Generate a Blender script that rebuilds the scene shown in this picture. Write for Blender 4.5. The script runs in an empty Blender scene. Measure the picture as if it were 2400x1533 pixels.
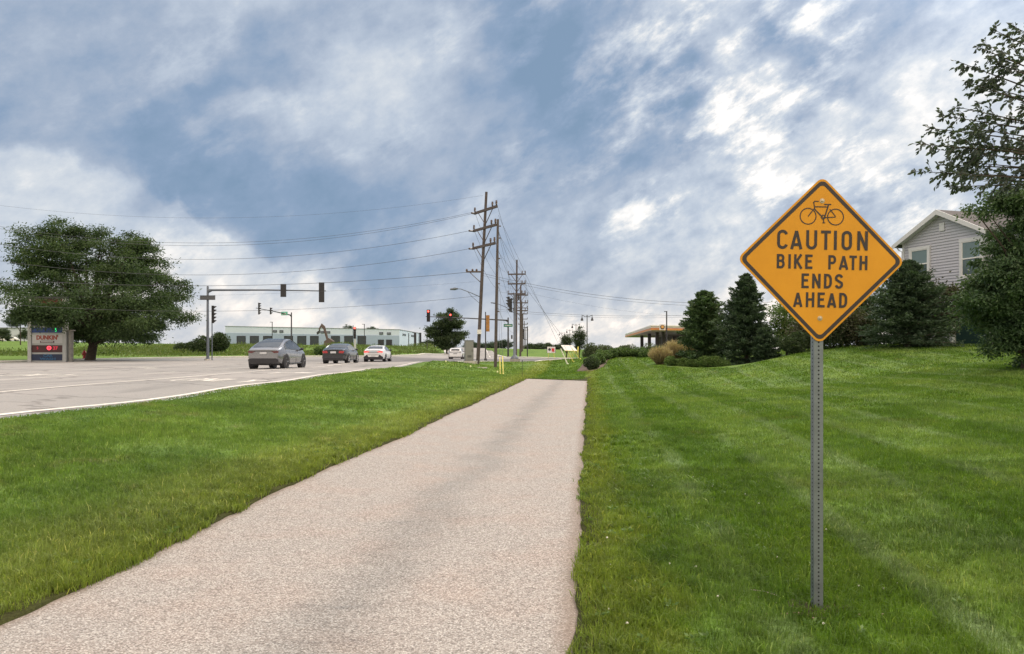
import bpy, math, random
import numpy as np
from mathutils import Vector, Matrix
from mathutils.geometry import delaunay_2d_cdt

random.seed(7)
R = np.random.default_rng(11)
S = bpy.context.scene
COL = S.collection
F = 1813.0          # focal length in photo pixels
HZ = 820.0          # row of the horizon
EYE = 1.6
PI = math.pi

# ------------------------------------------------------------------ camera
cam = bpy.data.cameras.new('camera')
co = bpy.data.objects.new('camera', cam); COL.objects.link(co)
co.location = (0, 0, EYE); co.rotation_euler = (PI/2, 0, 0)
cam.sensor_width = 36; cam.lens = 36*F/2400; cam.shift_y = (HZ-766.5)/2400
cam.clip_start = 0.05; cam.clip_end = 9000
S.camera = co
S.view_settings.view_transform = 'Standard'; S.view_settings.look = 'None'
S.view_settings.exposure = 0.0; S.view_settings.gamma = 1
S.render.engine = 'CYCLES'
S.cycles.max_bounces = 6; S.cycles.transparent_max_bounces = 6
S.cycles.sample_clamp_indirect = 4

def pdir(px, py):
    v = Vector(((px-1200)/F, 1.0, (HZ-py)/F)); v.normalize(); return v

# ------------------------------------------------------------------ sun
SUN_AZ, SUN_EL = math.radians(40), math.radians(40)
sd = Vector((math.sin(SUN_AZ)*math.cos(SUN_EL), math.cos(SUN_AZ)*math.cos(SUN_EL), math.sin(SUN_EL)))
sl = bpy.data.lights.new('sun', 'SUN'); sl.energy = 1.5; sl.angle = math.radians(16); sl.color = (1.0, 0.93, 0.82)
so = bpy.data.objects.new('sun', sl); COL.objects.link(so)
so.rotation_euler = sd.to_track_quat('Z', 'Y').to_euler(); so.location = (30, 40, 40)

# ------------------------------------------------------------------ world
class NT:
    def __init__(s, tree): s.t = tree; s.n = tree.nodes; s.l = tree.links
    def new(s, typ, **kw):
        n = s.n.new(typ)
        for k, v in kw.items(): setattr(n, k, v)
        return n
    def _in(s, sock, v):
        if hasattr(v, 'is_output'): s.l.new(v, sock)
        elif v is not None: sock.default_value = v
    def m(s, op, a, b=None, c=None, clamp=False):
        n = s.new('ShaderNodeMath', operation=op, use_clamp=clamp)
        s._in(n.inputs[0], a); s._in(n.inputs[1], b)
        if c is not None: s._in(n.inputs[2], c)
        return n.outputs[0]
    def vm(s, op, a, b=None, out=0):
        n = s.new('ShaderNodeVectorMath', operation=op)
        s._in(n.inputs[0], a)
        if b is not None: s._in(n.inputs[1], b)
        return n.outputs[out]
    def scale(s, v, f):
        n = s.new('ShaderNodeVectorMath', operation='SCALE'); s._in(n.inputs[0], v); s._in(n.inputs[3], f); return n.outputs[0]
    def sep(s, v):
        n = s.new('ShaderNodeSeparateXYZ'); s.l.new(v, n.inputs[0]); return n.outputs
    def comb(s, x, y, z):
        n = s.new('ShaderNodeCombineXYZ'); s._in(n.inputs[0], x); s._in(n.inputs[1], y); s._in(n.inputs[2], z); return n.outputs[0]
    def noise(s, vec, scale, detail=4, rough=.55, dist=0, col=False):
        n = s.new('ShaderNodeTexNoise'); s._in(n.inputs['Vector'], vec)
        n.inputs['Scale'].default_value = scale; n.inputs['Detail'].default_value = detail
        n.inputs['Roughness'].default_value = rough; n.inputs['Distortion'].default_value = dist
        return n.outputs['Color' if col else 'Fac']
    def ramp(s, f, stops, interp='LINEAR'):
        n = s.new('ShaderNodeValToRGB'); s._in(n.inputs[0], f); r = n.color_ramp; r.interpolation = interp
        while len(r.elements) < len(stops): r.elements.new(0.5)
        for e, (p, c) in zip(r.elements, stops):
            e.position = p; e.color = (c, c, c, 1) if not hasattr(c, '__len__') else (*c, 1)
        return n.outputs[0]
    def mix(s, f, a, b, mode='MIX'):
        n = s.new('ShaderNodeMix', data_type='RGBA', blend_type=mode)
        s._in(n.inputs[0], f)
        for i, v in ((6, a), (7, b)):
            if hasattr(v, 'is_output'): s.l.new(v, n.inputs[i])
            else: n.inputs[i].default_value = (*v, 1)
        return n.outputs[2]
    def sm(s, x, lo, hi):
        n = s.new('ShaderNodeMapRange', interpolation_type='SMOOTHSTEP'); s._in(n.inputs[0], x)
        n.inputs[1].default_value = lo; n.inputs[2].default_value = hi; return n.outputs[0]

W = bpy.data.worlds.new('World'); S.world = W; W.use_nodes = True
w = NT(W.node_tree); w.n.clear()
out = w.new('ShaderNodeOutputWorld'); bg = w.new('ShaderNodeBackground'); bg.inputs[1].default_value = 0.1
w.l.new(bg.outputs[0], out.inputs[0])
tc = w.new('ShaderNodeTexCoord'); D = tc.outputs['Generated']
sky = w.new('ShaderNodeTexSky', sky_type='NISHITA'); sky.sun_disc = False
sky.sun_elevation = SUN_EL; sky.sun_rotation = SUN_AZ; sky.dust_density = 2
x, y, z = w.sep(D)
# cloud streets run up to the right: noise stretched along that direction
def streak(ang, sc3):
    mp = w.new('ShaderNodeMapping'); w.l.new(D, mp.inputs[0]); mp.vector_type = 'POINT'
    mp.inputs['Rotation'].default_value = (0, math.radians(ang), 0); r_ = w.new('ShaderNodeMapping'); w.l.new(mp.outputs[0], r_.inputs[0]); r_.inputs['Scale'].default_value = sc3; return r_.outputs[0]
nA = w.noise(streak(14, (2.2, 2.2, 4.2)), 1.0, 7, .56, .5)
nB = w.noise(streak(27, (7.5, 8.0, 16.0)), 1.0, 8, .64, .10)
nF = w.noise(streak(34, (4.0, 4.0, 7.0)), 1.0, 3, .5, .2)
nC = w.noise(streak(24, (20.0, 20.0, 28.0)), 1.0, 7, .62, .1)
vo = w.new('ShaderNodeTexVoronoi', feature='SMOOTH_F1'); w.l.new(w.vm('ADD', streak(26, (15.0, 15.0, 25.0)), w.scale(w.noise(D, 9.0, 4, .6, 0, col=True), 2.2)), vo.inputs['Vector']); vo.inputs['Scale'].default_value = 1.0; vo.inputs['Smoothness'].default_value = .6
puff = w.m('SUBTRACT', vo.outputs['Distance'], .42)
nD = w.noise(D, 3.4, 5, .5, 0.0, col=True)
nE = w.noise(D, 12.0, 5, .58, 0.0, col=True)
warp = w.vm('ADD', w.scale(w.vm('SUBTRACT', nD, (.5, .5, .5)), .20), w.scale(w.vm('SUBTRACT', nE, (.5, .5, .5)), .085))
DW = w.vm('ADD', D, warp)
def blob(px, py, r, a, tgt):     # r = angular radius in photo pixels
    d = pdir(px, py)
    dd = w.vm('DISTANCE', DW, tuple(d), out=1)
    k = w.m('DIVIDE', dd, r/F)
    g = w.m('MULTIPLY', w.m('EXPONENT', w.m('MULTIPLY', w.m('MULTIPLY', k, k), -1.0)), a)
    return g if tgt is None else w.m('ADD', tgt, g)
big = None
for b in [(560,450,150,-.30),(400,360,150,-.20),(700,560,90,-.22),(800,470,170,-.18),(880,590,130,-.20),(300,310,130,-.12),(1380,120,180,-.34),(1250,60,140,-.22),(1300,350,220,-.20),(1550,320,150,-.18),
          (640,110,90,-.16),(330,90,90,-.12),(60,170,110,-.10),(540,180,80,-.12),(200,20,80,.12),(440,30,70,.10),(330,210,90,.10),(180,240,80,.06),(860,90,120,-.16),(620,200,70,-.10),(1900,30,140,-.12),(1180,420,110,-.10),(1060,250,90,-.12),(60,270,110,-.08),
          (60,430,130,.08),(230,430,100,.08),(700,680,130,.06),(860,720,110,.06),(300,650,200,.06),
          (880,200,90,.28),(960,190,60,.14),(1090,120,60,.22),(600,40,60,.18),(760,230,120,.14),(700,290,90,.10),(980,330,90,.10),(830,370,60,.12),
          (1300,560,110,.08),(1490,500,70,-.16),(1250,620,60,.08),(1660,520,130,.20),(1760,640,120,.12),(560,640,90,.10),(1880,340,120,.06),(2200,170,120,.10),(2380,240,200,.28),(2100,330,150,.14),(2330,60,130,.12),
          (1580,50,70,.26),(1870,240,80,.14),(1500,760,240,.20),(2060,560,110,-.10),(1220,620,90,-.05),(1930,130,90,-.12),(1700,180,90,-.08)]:
    big = blob(*b, big)
rightness = w.sm(x, -.06, .25)
lowright = w.m('MULTIPLY', w.sm(x, -.02, .2), w.m('SUBTRACT', 1.0, w.sm(z, .12, .30)))
t = w.m('ADD', w.m('MULTIPLY', w.m('SUBTRACT', nA, .5), .56), .49)
gaps = w.sm(w.m('ADD', w.m('MULTIPLY', nB, .62), w.m('MULTIPLY', nF, .38)), .50, .62)
t = w.m('ADD', t, w.m('MULTIPLY', gaps, w.m('MULTIPLY_ADD', rightness, .30, .12)))
t = w.m('ADD', t, w.m('MULTIPLY', w.m('SUBTRACT', nB, .5), w.m('MULTIPLY_ADD', rightness, .10, .58)))
t = w.m('ADD', t, w.m('MULTIPLY', w.m('SUBTRACT', nC, .5), w.m('MULTIPLY_ADD', rightness, .48, .50)))
t = w.m('ADD', t, w.m('MULTIPLY', puff, w.m('MULTIPLY', w.m('MULTIPLY_ADD', rightness, .52, .30), w.sm(nF, .30, .62))))
t = w.m('ADD', t, big)
# the long edge of the pale cloud bank low on the left, with darker air above it
yc = w.m('MAXIMUM', y, .15); wx_, wy_, wz_ = w.sep(w.vm('ADD', D, w.vm('ADD', w.scale(w.vm('SUBTRACT', nE, (.5, .5, .5)), .075), w.scale(w.vm('SUBTRACT', nD, (.5, .5, .5)), .05))))
ua = w.m('MULTIPLY_ADD', w.m('DIVIDE', wx_, yc), F/1200, 1.0); va = w.m('DIVIDE', wz_, yc)
edge = w.m('MULTIPLY', w.ramp(ua, [(px_/1200, (820-py_)/820) for px_, py_ in [(0, 345), (165, 350), (225, 385), (330, 405), (425, 460), (460, 520), (560, 565), (640, 600), (830, 680), (960, 745), (1150, 800)]]), 820/F)
dd_ = w.m('SUBTRACT', edge, va); left = w.m('MULTIPLY', w.m('SUBTRACT', 1.0, w.sm(ua, .80, .98)), w.sm(y, .2, .5))
below = w.m('MULTIPLY', w.m('MULTIPLY', w.sm(dd_, -.002, .016), w.m('EXPONENT', w.m('MULTIPLY', w.m('MAXIMUM', dd_, 0.0), -5.0))), left)
above = w.m('MULTIPLY', w.m('MULTIPLY', w.m('SUBTRACT', 1.0, w.sm(dd_, -.012, .006)), w.m('EXPONENT', w.m('MULTIPLY', w.m('MINIMUM', dd_, 0.0), 9.0))), left)
t = w.m('ADD', t, w.m('MULTIPLY_ADD', below, .185, w.m('MULTIPLY', above, -.10)))
low = w.m('SUBTRACT', 1.0, w.sm(z, 0.0, .16))
t = w.m('ADD', t, w.m('MULTIPLY', low, .12))
back = w.sm(w.m('MULTIPLY', y, -1.0), -.35, .5)  # unseen sky behind the camera, brightened and warmed below as added fill light
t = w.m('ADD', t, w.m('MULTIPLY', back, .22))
cc = w.ramp(t, [(0.0, (.215, .325, .475)), (.20, (.27, .375, .535)), (.42, (.40, .48, .61)), (.60, (.53, .605, .715)), (.76, (.69, .74, .80)), (.90, (.91, .91, .91)), (1.0, (1.08, 1.05, 1.02))])
warm = w.mix(low, (1, 1, 1), (1.06, 1.0, .95), 'MIX')
cc = w.mix(1.0, cc, warm, 'MULTIPLY')
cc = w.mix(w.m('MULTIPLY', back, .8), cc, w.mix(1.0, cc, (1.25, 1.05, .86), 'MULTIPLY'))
# glow of the veiled sun above the right edge of the picture, brighter clouds overhead
sdot = w.vm('DOT_PRODUCT', D, tuple(sd), out=1)
glow2 = w.m('EXPONENT', w.m('MULTIPLY', w.m('SUBTRACT', sdot, 1.0), 45.0))
g = w.m('MULTIPLY', glow2, 4.0)
zen = w.m('MULTIPLY', w.sm(z, .42, .85), 1.6)
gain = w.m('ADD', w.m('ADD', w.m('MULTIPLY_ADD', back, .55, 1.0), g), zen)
cc = w.mix(w.sm(z, .42, .85), cc, w.mix(1.0, cc, (1.22, 1.0, .80), 'MULTIPLY'))
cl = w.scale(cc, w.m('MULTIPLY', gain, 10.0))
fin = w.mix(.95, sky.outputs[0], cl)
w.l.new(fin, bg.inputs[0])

# ------------------------------------------------------------------ materials
MATS = {}
def mat(name, col, rough=.6, metal=0, var=0, vscale=3, bump=0, bscale=60, emit=None, estr=1, spec=.5, coat=0, trans=0, col2=None):
    if name in MATS: return MATS[name]
    m = bpy.data.materials.new(name); m.use_nodes = True; n = NT(m.node_tree)
    b = n.n['Principled BSDF']; b.inputs['Roughness'].default_value = rough; b.inputs['Metallic'].default_value = metal
    b.inputs['Specular IOR Level'].default_value = spec
    b.inputs['Coat Weight'].default_value = coat; b.inputs['Coat Roughness'].default_value = .05
    tcn = n.new('ShaderNodeTexCoord').outputs['Object']
    c2 = col2 or tuple(max(0, c*(1-var)) for c in col)
    f = n.ramp(n.noise(tcn, vscale, 5, .6), [(.32, 0), (.68, 1)])
    n.l.new(n.mix(f, c2, col), b.inputs['Base Color'])
    if bump:
        bn = n.new('ShaderNodeBump'); bn.inputs['Strength'].default_value = bump; bn.inputs['Distance'].default_value = .01
        n.l.new(n.noise(tcn, bscale, 4), bn.inputs['Height']); n.l.new(bn.outputs[0], b.inputs['Normal'])
    if emit:
        b.inputs['Emission Color'].default_value = (*emit, 1); b.inputs['Emission Strength'].default_value = estr
    if trans: b.inputs['Transmission Weight'].default_value = trans
    MATS[name] = m; return m

def leafmat(name, c1, c2, trans=.35, c3=None, rough=.55):
    if name in MATS: return MATS[name]
    m = bpy.data.materials.new(name); m.use_nodes = True; n = NT(m.node_tree)
    b = n.n['Principled BSDF']; b.inputs['Roughness'].default_value = rough; b.inputs['Specular IOR Level'].default_value = .3
    at = n.new('ShaderNodeAttribute', attribute_name='rnd')
    pos = n.new('ShaderNodeNewGeometry').outputs['Position']
    f = n.m('ADD', n.m('MULTIPLY', at.outputs['Fac'], .6), n.m('MULTIPLY', n.noise(pos, .9, 3), .5), clamp=True)
    stops = [(.15, c1), (.85, c2)] if not c3 else [(.1, c1), (.6, c2), (.95, c3)]
    c = n.ramp(f, stops); n.l.new(c, b.inputs['Base Color'])
    tr = n.new('ShaderNodeBsdfTranslucent'); n.l.new(n.mix(1, c, (1.5, 1.6, .7), 'MULTIPLY'), tr.inputs[0])
    mx = n.new('ShaderNodeMixShader'); mx.inputs[0].default_value = trans
    n.l.new(b.outputs[0], mx.inputs[1]); n.l.new(tr.outputs[0], mx.inputs[2])
    n.l.new(mx.outputs[0], n.n['Material Output'].inputs[0])
    MATS[name] = m; return m

def grass_color(n):
    """colour of the mown lawn from its position: stripes along the path, dry and lush patches, yellow fringe by the path"""
    pos = n.new('ShaderNodeNewGeometry').outputs['Position']
    X, Y, Z = n.sep(pos)
    u = n.m('SUBTRACT', X, n.m('MULTIPLY', Y, .1))
    wob = n.m('MULTIPLY', n.m('SUBTRACT', n.noise(pos, .16, 3), .5), .9)
    st = n.m('SINE', n.m('MULTIPLY', n.m('ADD', u, wob), 2*PI/2.3))
    ridge = n.m('MULTIPLY', n.m('MULTIPLY', n.sm(n.m('COSINE', n.m('MULTIPLY', n.m('ADD', u, wob), 2*PI/1.15)), .55, 1.0), n.sm(u, .5, 1.0)), n.sm(n.noise(pos, .5, 3), .38, .6))
    stm = n.m('MULTIPLY', n.m('MULTIPLY', n.sm(st, -.35, .35), n.sm(u, .3, 1.0)), .58)
    base = n.ramp(n.noise(pos, .55, 4, .6, .4), [(.30, (.100, .175, .026)), (.5, (.138, .225, .031)), (.70, (.19, .275, .042))])
    c = n.mix(stm, n.mix(1, base, (.62, .73, .62), 'MULTIPLY'), n.mix(1, base, (1.04, 1.03, 1.7), 'MULTIPLY'))
    c = n.mix(n.m('MULTIPLY', ridge, .55), c, (.17, .245, .12))
    dry = n.sm(n.noise(pos, .9, 5, .65, .6), .56, .72)
    c = n.mix(n.m('MULTIPLY', dry, .50), c, (.15, .16, .05))
    du = n.m('ADD', n.m('MULTIPLY', n.m('SUBTRACT', n.noise(pos, 1.5, 3), .5), 1.2), u)
    el = n.m('MULTIPLY', n.sm(du, -5.3, -3.6), n.m('SUBTRACT', 1.0, n.sm(du, -3.2, -3.0)))
    er = n.m('MULTIPLY', n.sm(du, -.3, -.1), n.m('SUBTRACT', 1.0, n.sm(du, .1, .7)))
    c = n.mix(n.m('MULTIPLY', n.m('ADD', el, er, clamp=True), .60), c, (.195, .245, .045))
    fine = n.ramp(n.noise(pos, 7, 5, .75), [(.3, .62), (.7, 1.35)])
    c = n.mix(1, c, fine, 'MULTIPLY')
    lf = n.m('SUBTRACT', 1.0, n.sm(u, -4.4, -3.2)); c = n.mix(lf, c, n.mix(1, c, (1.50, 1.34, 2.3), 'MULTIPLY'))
    blue = n.sm(n.noise(pos, .35, 3, .5), .5, .7)
    c = n.mix(n.m('MULTIPLY', blue, .35), c, (.095, .165, .055))
    return c, pos

def lawn_material():
    m = bpy.data.materials.new('lawn'); m.use_nodes = True; n = NT(m.node_tree)
    b = n.n['Principled BSDF']; b.inputs['Roughness'].default_value = .9; b.inputs['Specular IOR Level'].default_value = .1
    c, pos = grass_color(n)
    X, Y, Z = n.sep(pos); uu = n.m('SUBTRACT', X, n.m('MULTIPLY', Y, .1))
    so = n.m('MULTIPLY', n.m('MULTIPLY', n.sm(uu, -3.75, -3.5), n.m('SUBTRACT', 1.0, n.sm(uu, .02, .2))), n.m('SUBTRACT', 1.0, n.sm(Y, 43.5, 44.5)))
    c = n.mix(n.m('MULTIPLY', so, .8), c, (.035, .027, .018))
    f2 = n.ramp(n.noise(pos, 42, 3, .7), [(.25, .55), (.75, 1.35)])
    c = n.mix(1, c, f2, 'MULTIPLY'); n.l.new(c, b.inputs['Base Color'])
    bn = n.new('ShaderNodeBump'); bn.inputs['Strength'].default_value = .6; bn.inputs['Distance'].default_value = .04
    n.l.new(n.noise(pos, 22, 4, .7), bn.inputs['Height']); n.l.new(bn.outputs[0], b.inputs['Normal'])
    return m
def blade_material():
    m = bpy.data.materials.new('grass_blades'); m.use_nodes = True; n = NT(m.node_tree)
    b = n.n['Principled BSDF']; b.inputs['Roughness'].default_value = .5; b.inputs['Specular IOR Level'].default_value = .25
    c, pos = grass_color(n)
    at = n.new('ShaderNodeAttribute', attribute_name='rnd').outputs['Fac']
    c = n.mix(1, c, n.ramp(at, [(0, (.62, .62, .62)), (.5, (1.05, 1.05, 1.0)), (.86, (1.45, 1.4, 1.3)), (.93, (1.7, 1.6, 1.9)), (1, (2.7, 1.9, 2.6))]), 'MULTIPLY')
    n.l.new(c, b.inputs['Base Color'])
    tr = n.new('ShaderNodeBsdfTranslucent'); n.l.new(n.mix(1, c, (1.5, 1.45, .8), 'MULTIPLY'), tr.inputs[0])
    mx = n.new('ShaderNodeMixShader'); mx.inputs[0].default_value = .38
    n.l.new(b.outputs[0], mx.inputs[1]); n.l.new(tr.outputs[0], mx.inputs[2]); n.l.new(mx.outputs[0], n.n['Material Output'].inputs[0])
    return m
def path_material():
    m = bpy.data.materials.new('aggregate_path'); m.use_nodes = True; n = NT(m.node_tree)
    b = n.n['Principled BSDF']; b.inputs['Roughness'].default_value = .85; b.inputs['Specular IOR Level'].default_value = .25
    pos = n.new('ShaderNodeNewGeometry').outputs['Position']; X, Y, Z = n.sep(pos)
    v = n.new('ShaderNodeTexVoronoi', feature='F1'); n.l.new(pos, v.inputs['Vector']); v.inputs['Scale'].default_value = 100
    stone = n.sep(v.outputs['Color'])[0]
    c = n.ramp(stone, [(0, (.18, .172, .163)), (.25, (.312, .296, .277)), (.5, (.388, .368, .345)), (.75, (.455, .438, .415)), (1, (.62, .61, .585))])
    gap = n.sm(v.outputs['Distance'], .35, .75)
    c = n.mix(n.m('MULTIPLY', gap, .50), c, (.15, .125, .11))
    patch = n.noise(pos, 1.3, 4, .55)
    c = n.mix(n.sm(patch, .40, .75), c, n.mix(1, c, (1.04, .97, .94), 'MULTIPLY'))
    # dark weathered streak down the middle, with scuffs
    u = n.m('SUBTRACT', X, n.m('MULTIPLY', Y, .1))
    uu = n.m('ADD', n.m('ADD', u, 1.55), n.m('MULTIPLY', n.m('SUBTRACT', n.noise(pos, .8, 4), .5), 1.0))
    band = n.m('EXPONENT', n.m('MULTIPLY', n.m('MULTIPLY', uu, uu), -11.0))
    c = n.mix(n.m('MULTIPLY', band, .50), c, n.mix(1, c, (.62, .66, .68), 'MULTIPLY'))
    mp = n.new('ShaderNodeMapping'); n.l.new(pos, mp.inputs[0]); mp.inputs['Scale'].default_value = (.9, 3.2, 1); mp.inputs['Rotation'].default_value = (0, 0, .35)
    scf = n.m('MULTIPLY', n.sm(n.noise(mp.outputs[0], 1.0, 5, .65), .58, .72), band)
    c = n.mix(n.m('MULTIPLY', scf, .75), c, n.mix(1, c, (.55, .57, .60), 'MULTIPLY'))
    # stained edges
    ed = n.m('ADD', n.m('SUBTRACT', 1.0, n.sm(u, -3.45, -3.28)), n.sm(u, -.26, -.10), clamp=True)
    c = n.mix(n.m('MULTIPLY', ed, .55), c, (.20, .15, .115))
    n.l.new(c, b.inputs['Base Color'])
    bn = n.new('ShaderNodeBump'); bn.inputs['Strength'].default_value = .8; bn.inputs['Distance'].default_value = .006; bn.invert = True
    n.l.new(v.outputs['Distance'], bn.inputs['Height']); n.l.new(bn.outputs[0], b.inputs['Normal'])
    return m
def road_material():
    m = bpy.data.materials.new('worn_asphalt'); m.use_nodes = True; n = NT(m.node_tree)
    b = n.n['Principled BSDF']; b.inputs['Roughness'].default_value = .85; b.inputs['Specular IOR Level'].default_value = .3
    pos = n.new('ShaderNodeNewGeometry').outputs['Position']; X, Y, Z = n.sep(pos)
    c = n.ramp(n.noise(pos, 30, 3, .8), [(.3, (.262, .255, .247)), (.7, (.39, .38, .37))])
    big = n.noise(pos, .16, 4, .55)
    c = n.mix(n.sm(big, .4, .65), c, n.mix(1, c, (.86, .88, .88), 'MULTIPLY'))
    mp = n.new('ShaderNodeMapping'); n.l.new(pos, mp.inputs[0]); mp.inputs['Scale'].default_value = (.9, .10, 1)
    tr = n.sm(n.noise(mp.outputs[0], 1.0, 4, .6), .50, .68)
    c = n.mix(n.m('MULTIPLY', tr, .62), c, n.mix(1, c, (.66, .67, .68), 'MULTIPLY'))
    cr = n.new('ShaderNodeTexVoronoi', feature='DISTANCE_TO_EDGE'); n.l.new(n.vm('ADD', pos, n.scale(n.noise(pos, 1.5, 3, col=True), 1.2)), cr.inputs['Vector']); cr.inputs['Scale'].default_value = .22
    crk = n.m('SUBTRACT', 1.0, n.sm(cr.outputs['Distance'], .006, .028))
    c = n.mix(n.m('MULTIPLY', crk, .55), c, (.13, .125, .12))
    # newer, darker asphalt in the crossing
    jn = n.m('MULTIPLY', n.m('SUBTRACT', n.noise(pos, .1, 2), .5), 6)
    f = n.m('MULTIPLY', n.sm(n.m('ADD', n.m('ADD', Y, jn), n.m('MULTIPLY', X, .35)), 60, 63), n.m('SUBTRACT', 1.0, n.sm(n.m('ADD', Y, n.m('MULTIPLY', X, .1)), 104, 106)))
    f = n.m('MULTIPLY', f, n.sm(X, -26, -12))
    c = n.mix(n.m('MULTIPLY', f, .80), c, n.mix(1, c, (.42, .43, .46), 'MULTIPLY'))
    n.l.new(c, b.inputs['Base Color'])
    bn = n.new('ShaderNodeBump'); bn.inputs['Strength'].default_value = .3; bn.inputs['Distance'].default_value = .01
    n.l.new(n.noise(pos, 60, 3, .8), bn.inputs['Height']); n.l.new(bn.outputs[0], b.inputs['Normal'])
    return m

# ------------------------------------------------------------------ mesh helpers
def empty(name, loc=(0, 0, 0), rz=0):
    o = bpy.data.objects.new(name, None); COL.objects.link(o); o.location = loc; o.rotation_euler = (0, 0, rz)
    o.empty_display_size = .2; return o
def tag(o, label=None, cat=None, group=None, kind=None):
    if label: o['label'] = label
    if cat: o['category'] = cat
    if group: o['group'] = group
    if kind: o['kind'] = kind
    return o
def thing(name, label, cat, loc=(0, 0, 0), rz=0, group=None):
    return tag(empty(name, loc, rz), label, cat, group)

class MB:
    def __init__(s): s.v = []; s.f = []
    def add(s, vs, fs):
        b = len(s.v); s.v += [tuple(v) for v in vs]; s.f += [tuple(i+b for i in f) for f in fs]; return s
    def box(s, c, d, rz=0, M=None):
        hx, hy, hz = d[0]/2, d[1]/2, d[2]/2
        vs = [Vector((a*hx, b*hy, e*hz)) for a in (-1, 1) for b in (-1, 1) for e in (-1, 1)]
        rot = Matrix.Rotation(rz, 3, 'Z')
        vs = [(M @ v if M else rot @ v)+Vector(c) for v in vs]
        return s.add(vs, [(0, 1, 3, 2), (4, 6, 7, 5), (0, 4, 5, 1), (2, 3, 7, 6), (0, 2, 6, 4), (1, 5, 7, 3)])
    def tube(s, pts, rad, n=8, caps=True):
        pts = [Vector(p) for p in pts]
        if not hasattr(rad, '__len__'): rad = [rad]*len(pts)
        vs = []; prev = None
        for i, p in enumerate(pts):
            t = (pts[min(i+1, len(pts)-1)]-pts[max(i-1, 0)]).normalized()
            if prev is None:
                a = Vector((0, 0, 1)) if abs(t.z) < .9 else Vector((1, 0, 0)); nrm = t.cross(a).normalized()
            else:
                nrm = (prev-t*prev.dot(t)); nrm = nrm.normalized() if nrm.length > 1e-6 else t.orthogonal().normalized()
            prev = nrm; bn = t.cross(nrm)
            for k in range(n):
                a = 2*PI*k/n; vs.append(p+(nrm*math.cos(a)+bn*math.sin(a))*rad[i])
        fs = [(i*n+k, i*n+(k+1) % n, (i+1)*n+(k+1) % n, (i+1)*n+k) for i in range(len(pts)-1) for k in range(n)]
        if caps: fs += [tuple(range(n))[::-1], tuple((len(pts)-1)*n+k for k in range(n))]
        return s.add(vs, fs)
    def prism(s, poly, a, b, ax='z'):
        """poly: 2-D outline extruded from a to b along ax (x: poly=(y,z), y: poly=(x,z), z: poly=(x,y))"""
        def P(p, h): return (h, p[0], p[1]) if ax == 'x' else (p[0], h, p[1]) if ax == 'y' else (p[0], p[1], h)
        n = len(poly)
        vs = [P(p, a) for p in poly]+[P(p, b) for p in poly]
        return s.add(vs, [tuple(range(n))[::-1], tuple(range(n, 2*n))]+[(i, (i+1) % n, n+(i+1) % n, n+i) for i in range(n)])
    def lathe(s, prof, n=16, c=(0, 0, 0), ax='z'):
        vs = []
        for r, h in prof:
            for k in range(n):
                a = 2*PI*k/n; q = (r*math.cos(a), r*math.sin(a))
                vs.append({'z': (q[0], q[1], h), 'y': (q[0], h, q[1]), 'x': (h, q[0], q[1])}[ax])
        vs = [(v[0]+c[0], v[1]+c[1], v[2]+c[2]) for v in vs]
        fs = [(i*n+k, i*n+(k+1) % n, (i+1)*n+(k+1) % n, (i+1)*n+k) for i in range(len(prof)-1) for k in range(n)]
        fs += [tuple(range(n))[::-1], tuple((len(prof)-1)*n+k for k in range(n))]
        return s.add(vs, fs)
def obj(name, mb, m, parent=None, smooth=False, loc=None):
    me = bpy.data.meshes.new(name); me.from_pydata([tuple(v) for v in mb.v], [], mb.f); me.materials.append(m)
    if smooth:
        me.polygons.foreach_set('use_smooth', [True]*len(me.polygons)); me.set_sharp_from_angle(angle=math.radians(smooth if smooth > 1 else 40))
    me.update(); o = bpy.data.objects.new(name, me); COL.objects.link(o)
    if parent: o.parent = parent
    if loc: o.location = loc
    return o
def np_obj(name, V, loops, counts, m, parent=None, rnd=None, smooth=False):
    """V (n,3); loops flat vertex indices; counts: vertices per face; rnd: per-vertex value"""
    me = bpy.data.meshes.new(name)
    me.vertices.add(len(V)); me.vertices.foreach_set('co', V.astype(np.float32).ravel())
    me.loops.add(len(loops)); me.loops.foreach_set('vertex_index', loops.astype(np.int32))
    st = np.concatenate([[0], np.cumsum(counts)[:-1]]).astype(np.int32)
    me.polygons.add(len(counts)); me.polygons.foreach_set('loop_start', st); me.polygons.foreach_set('loop_total', counts.astype(np.int32))
    if smooth: me.polygons.foreach_set('use_smooth', np.ones(len(counts), bool))
    if rnd is not None:
        a = me.attributes.new('rnd', 'FLOAT', 'POINT'); a.data.foreach_set('value', rnd.astype(np.float32))
    me.materials.append(m); me.update(calc_edges=True); me.validate()
    o = bpy.data.objects.new(name, me); COL.objects.link(o)
    if parent: o.parent = parent
    return o

def leaf_quads(C, L, Wd, dirs=None, spread=1.0, rng=R):
    """diamond leaves at C (n,3) of length L and width Wd; long axis near dirs"""
    n = len(C); L = np.broadcast_to(L, n)[:, None]; Wd = np.broadcast_to(Wd, n)[:, None]
    a = rng.normal(size=(n, 3)) if dirs is None else dirs+rng.normal(size=(n, 3))*spread
    a /= np.linalg.norm(a, axis=1)[:, None]+1e-9
    b = rng.normal(size=(n, 3)); b -= a*(a*b).sum(1)[:, None]; b /= np.linalg.norm(b, axis=1)[:, None]+1e-9
    V = np.stack([C-a*L*.5, C+b*Wd*.5, C+a*L*.5, C-b*Wd*.5], 1).reshape(-1, 3)
    return V, np.arange(4*n), np.full(n, 4), np.repeat(rng.random(n), 4)

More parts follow.
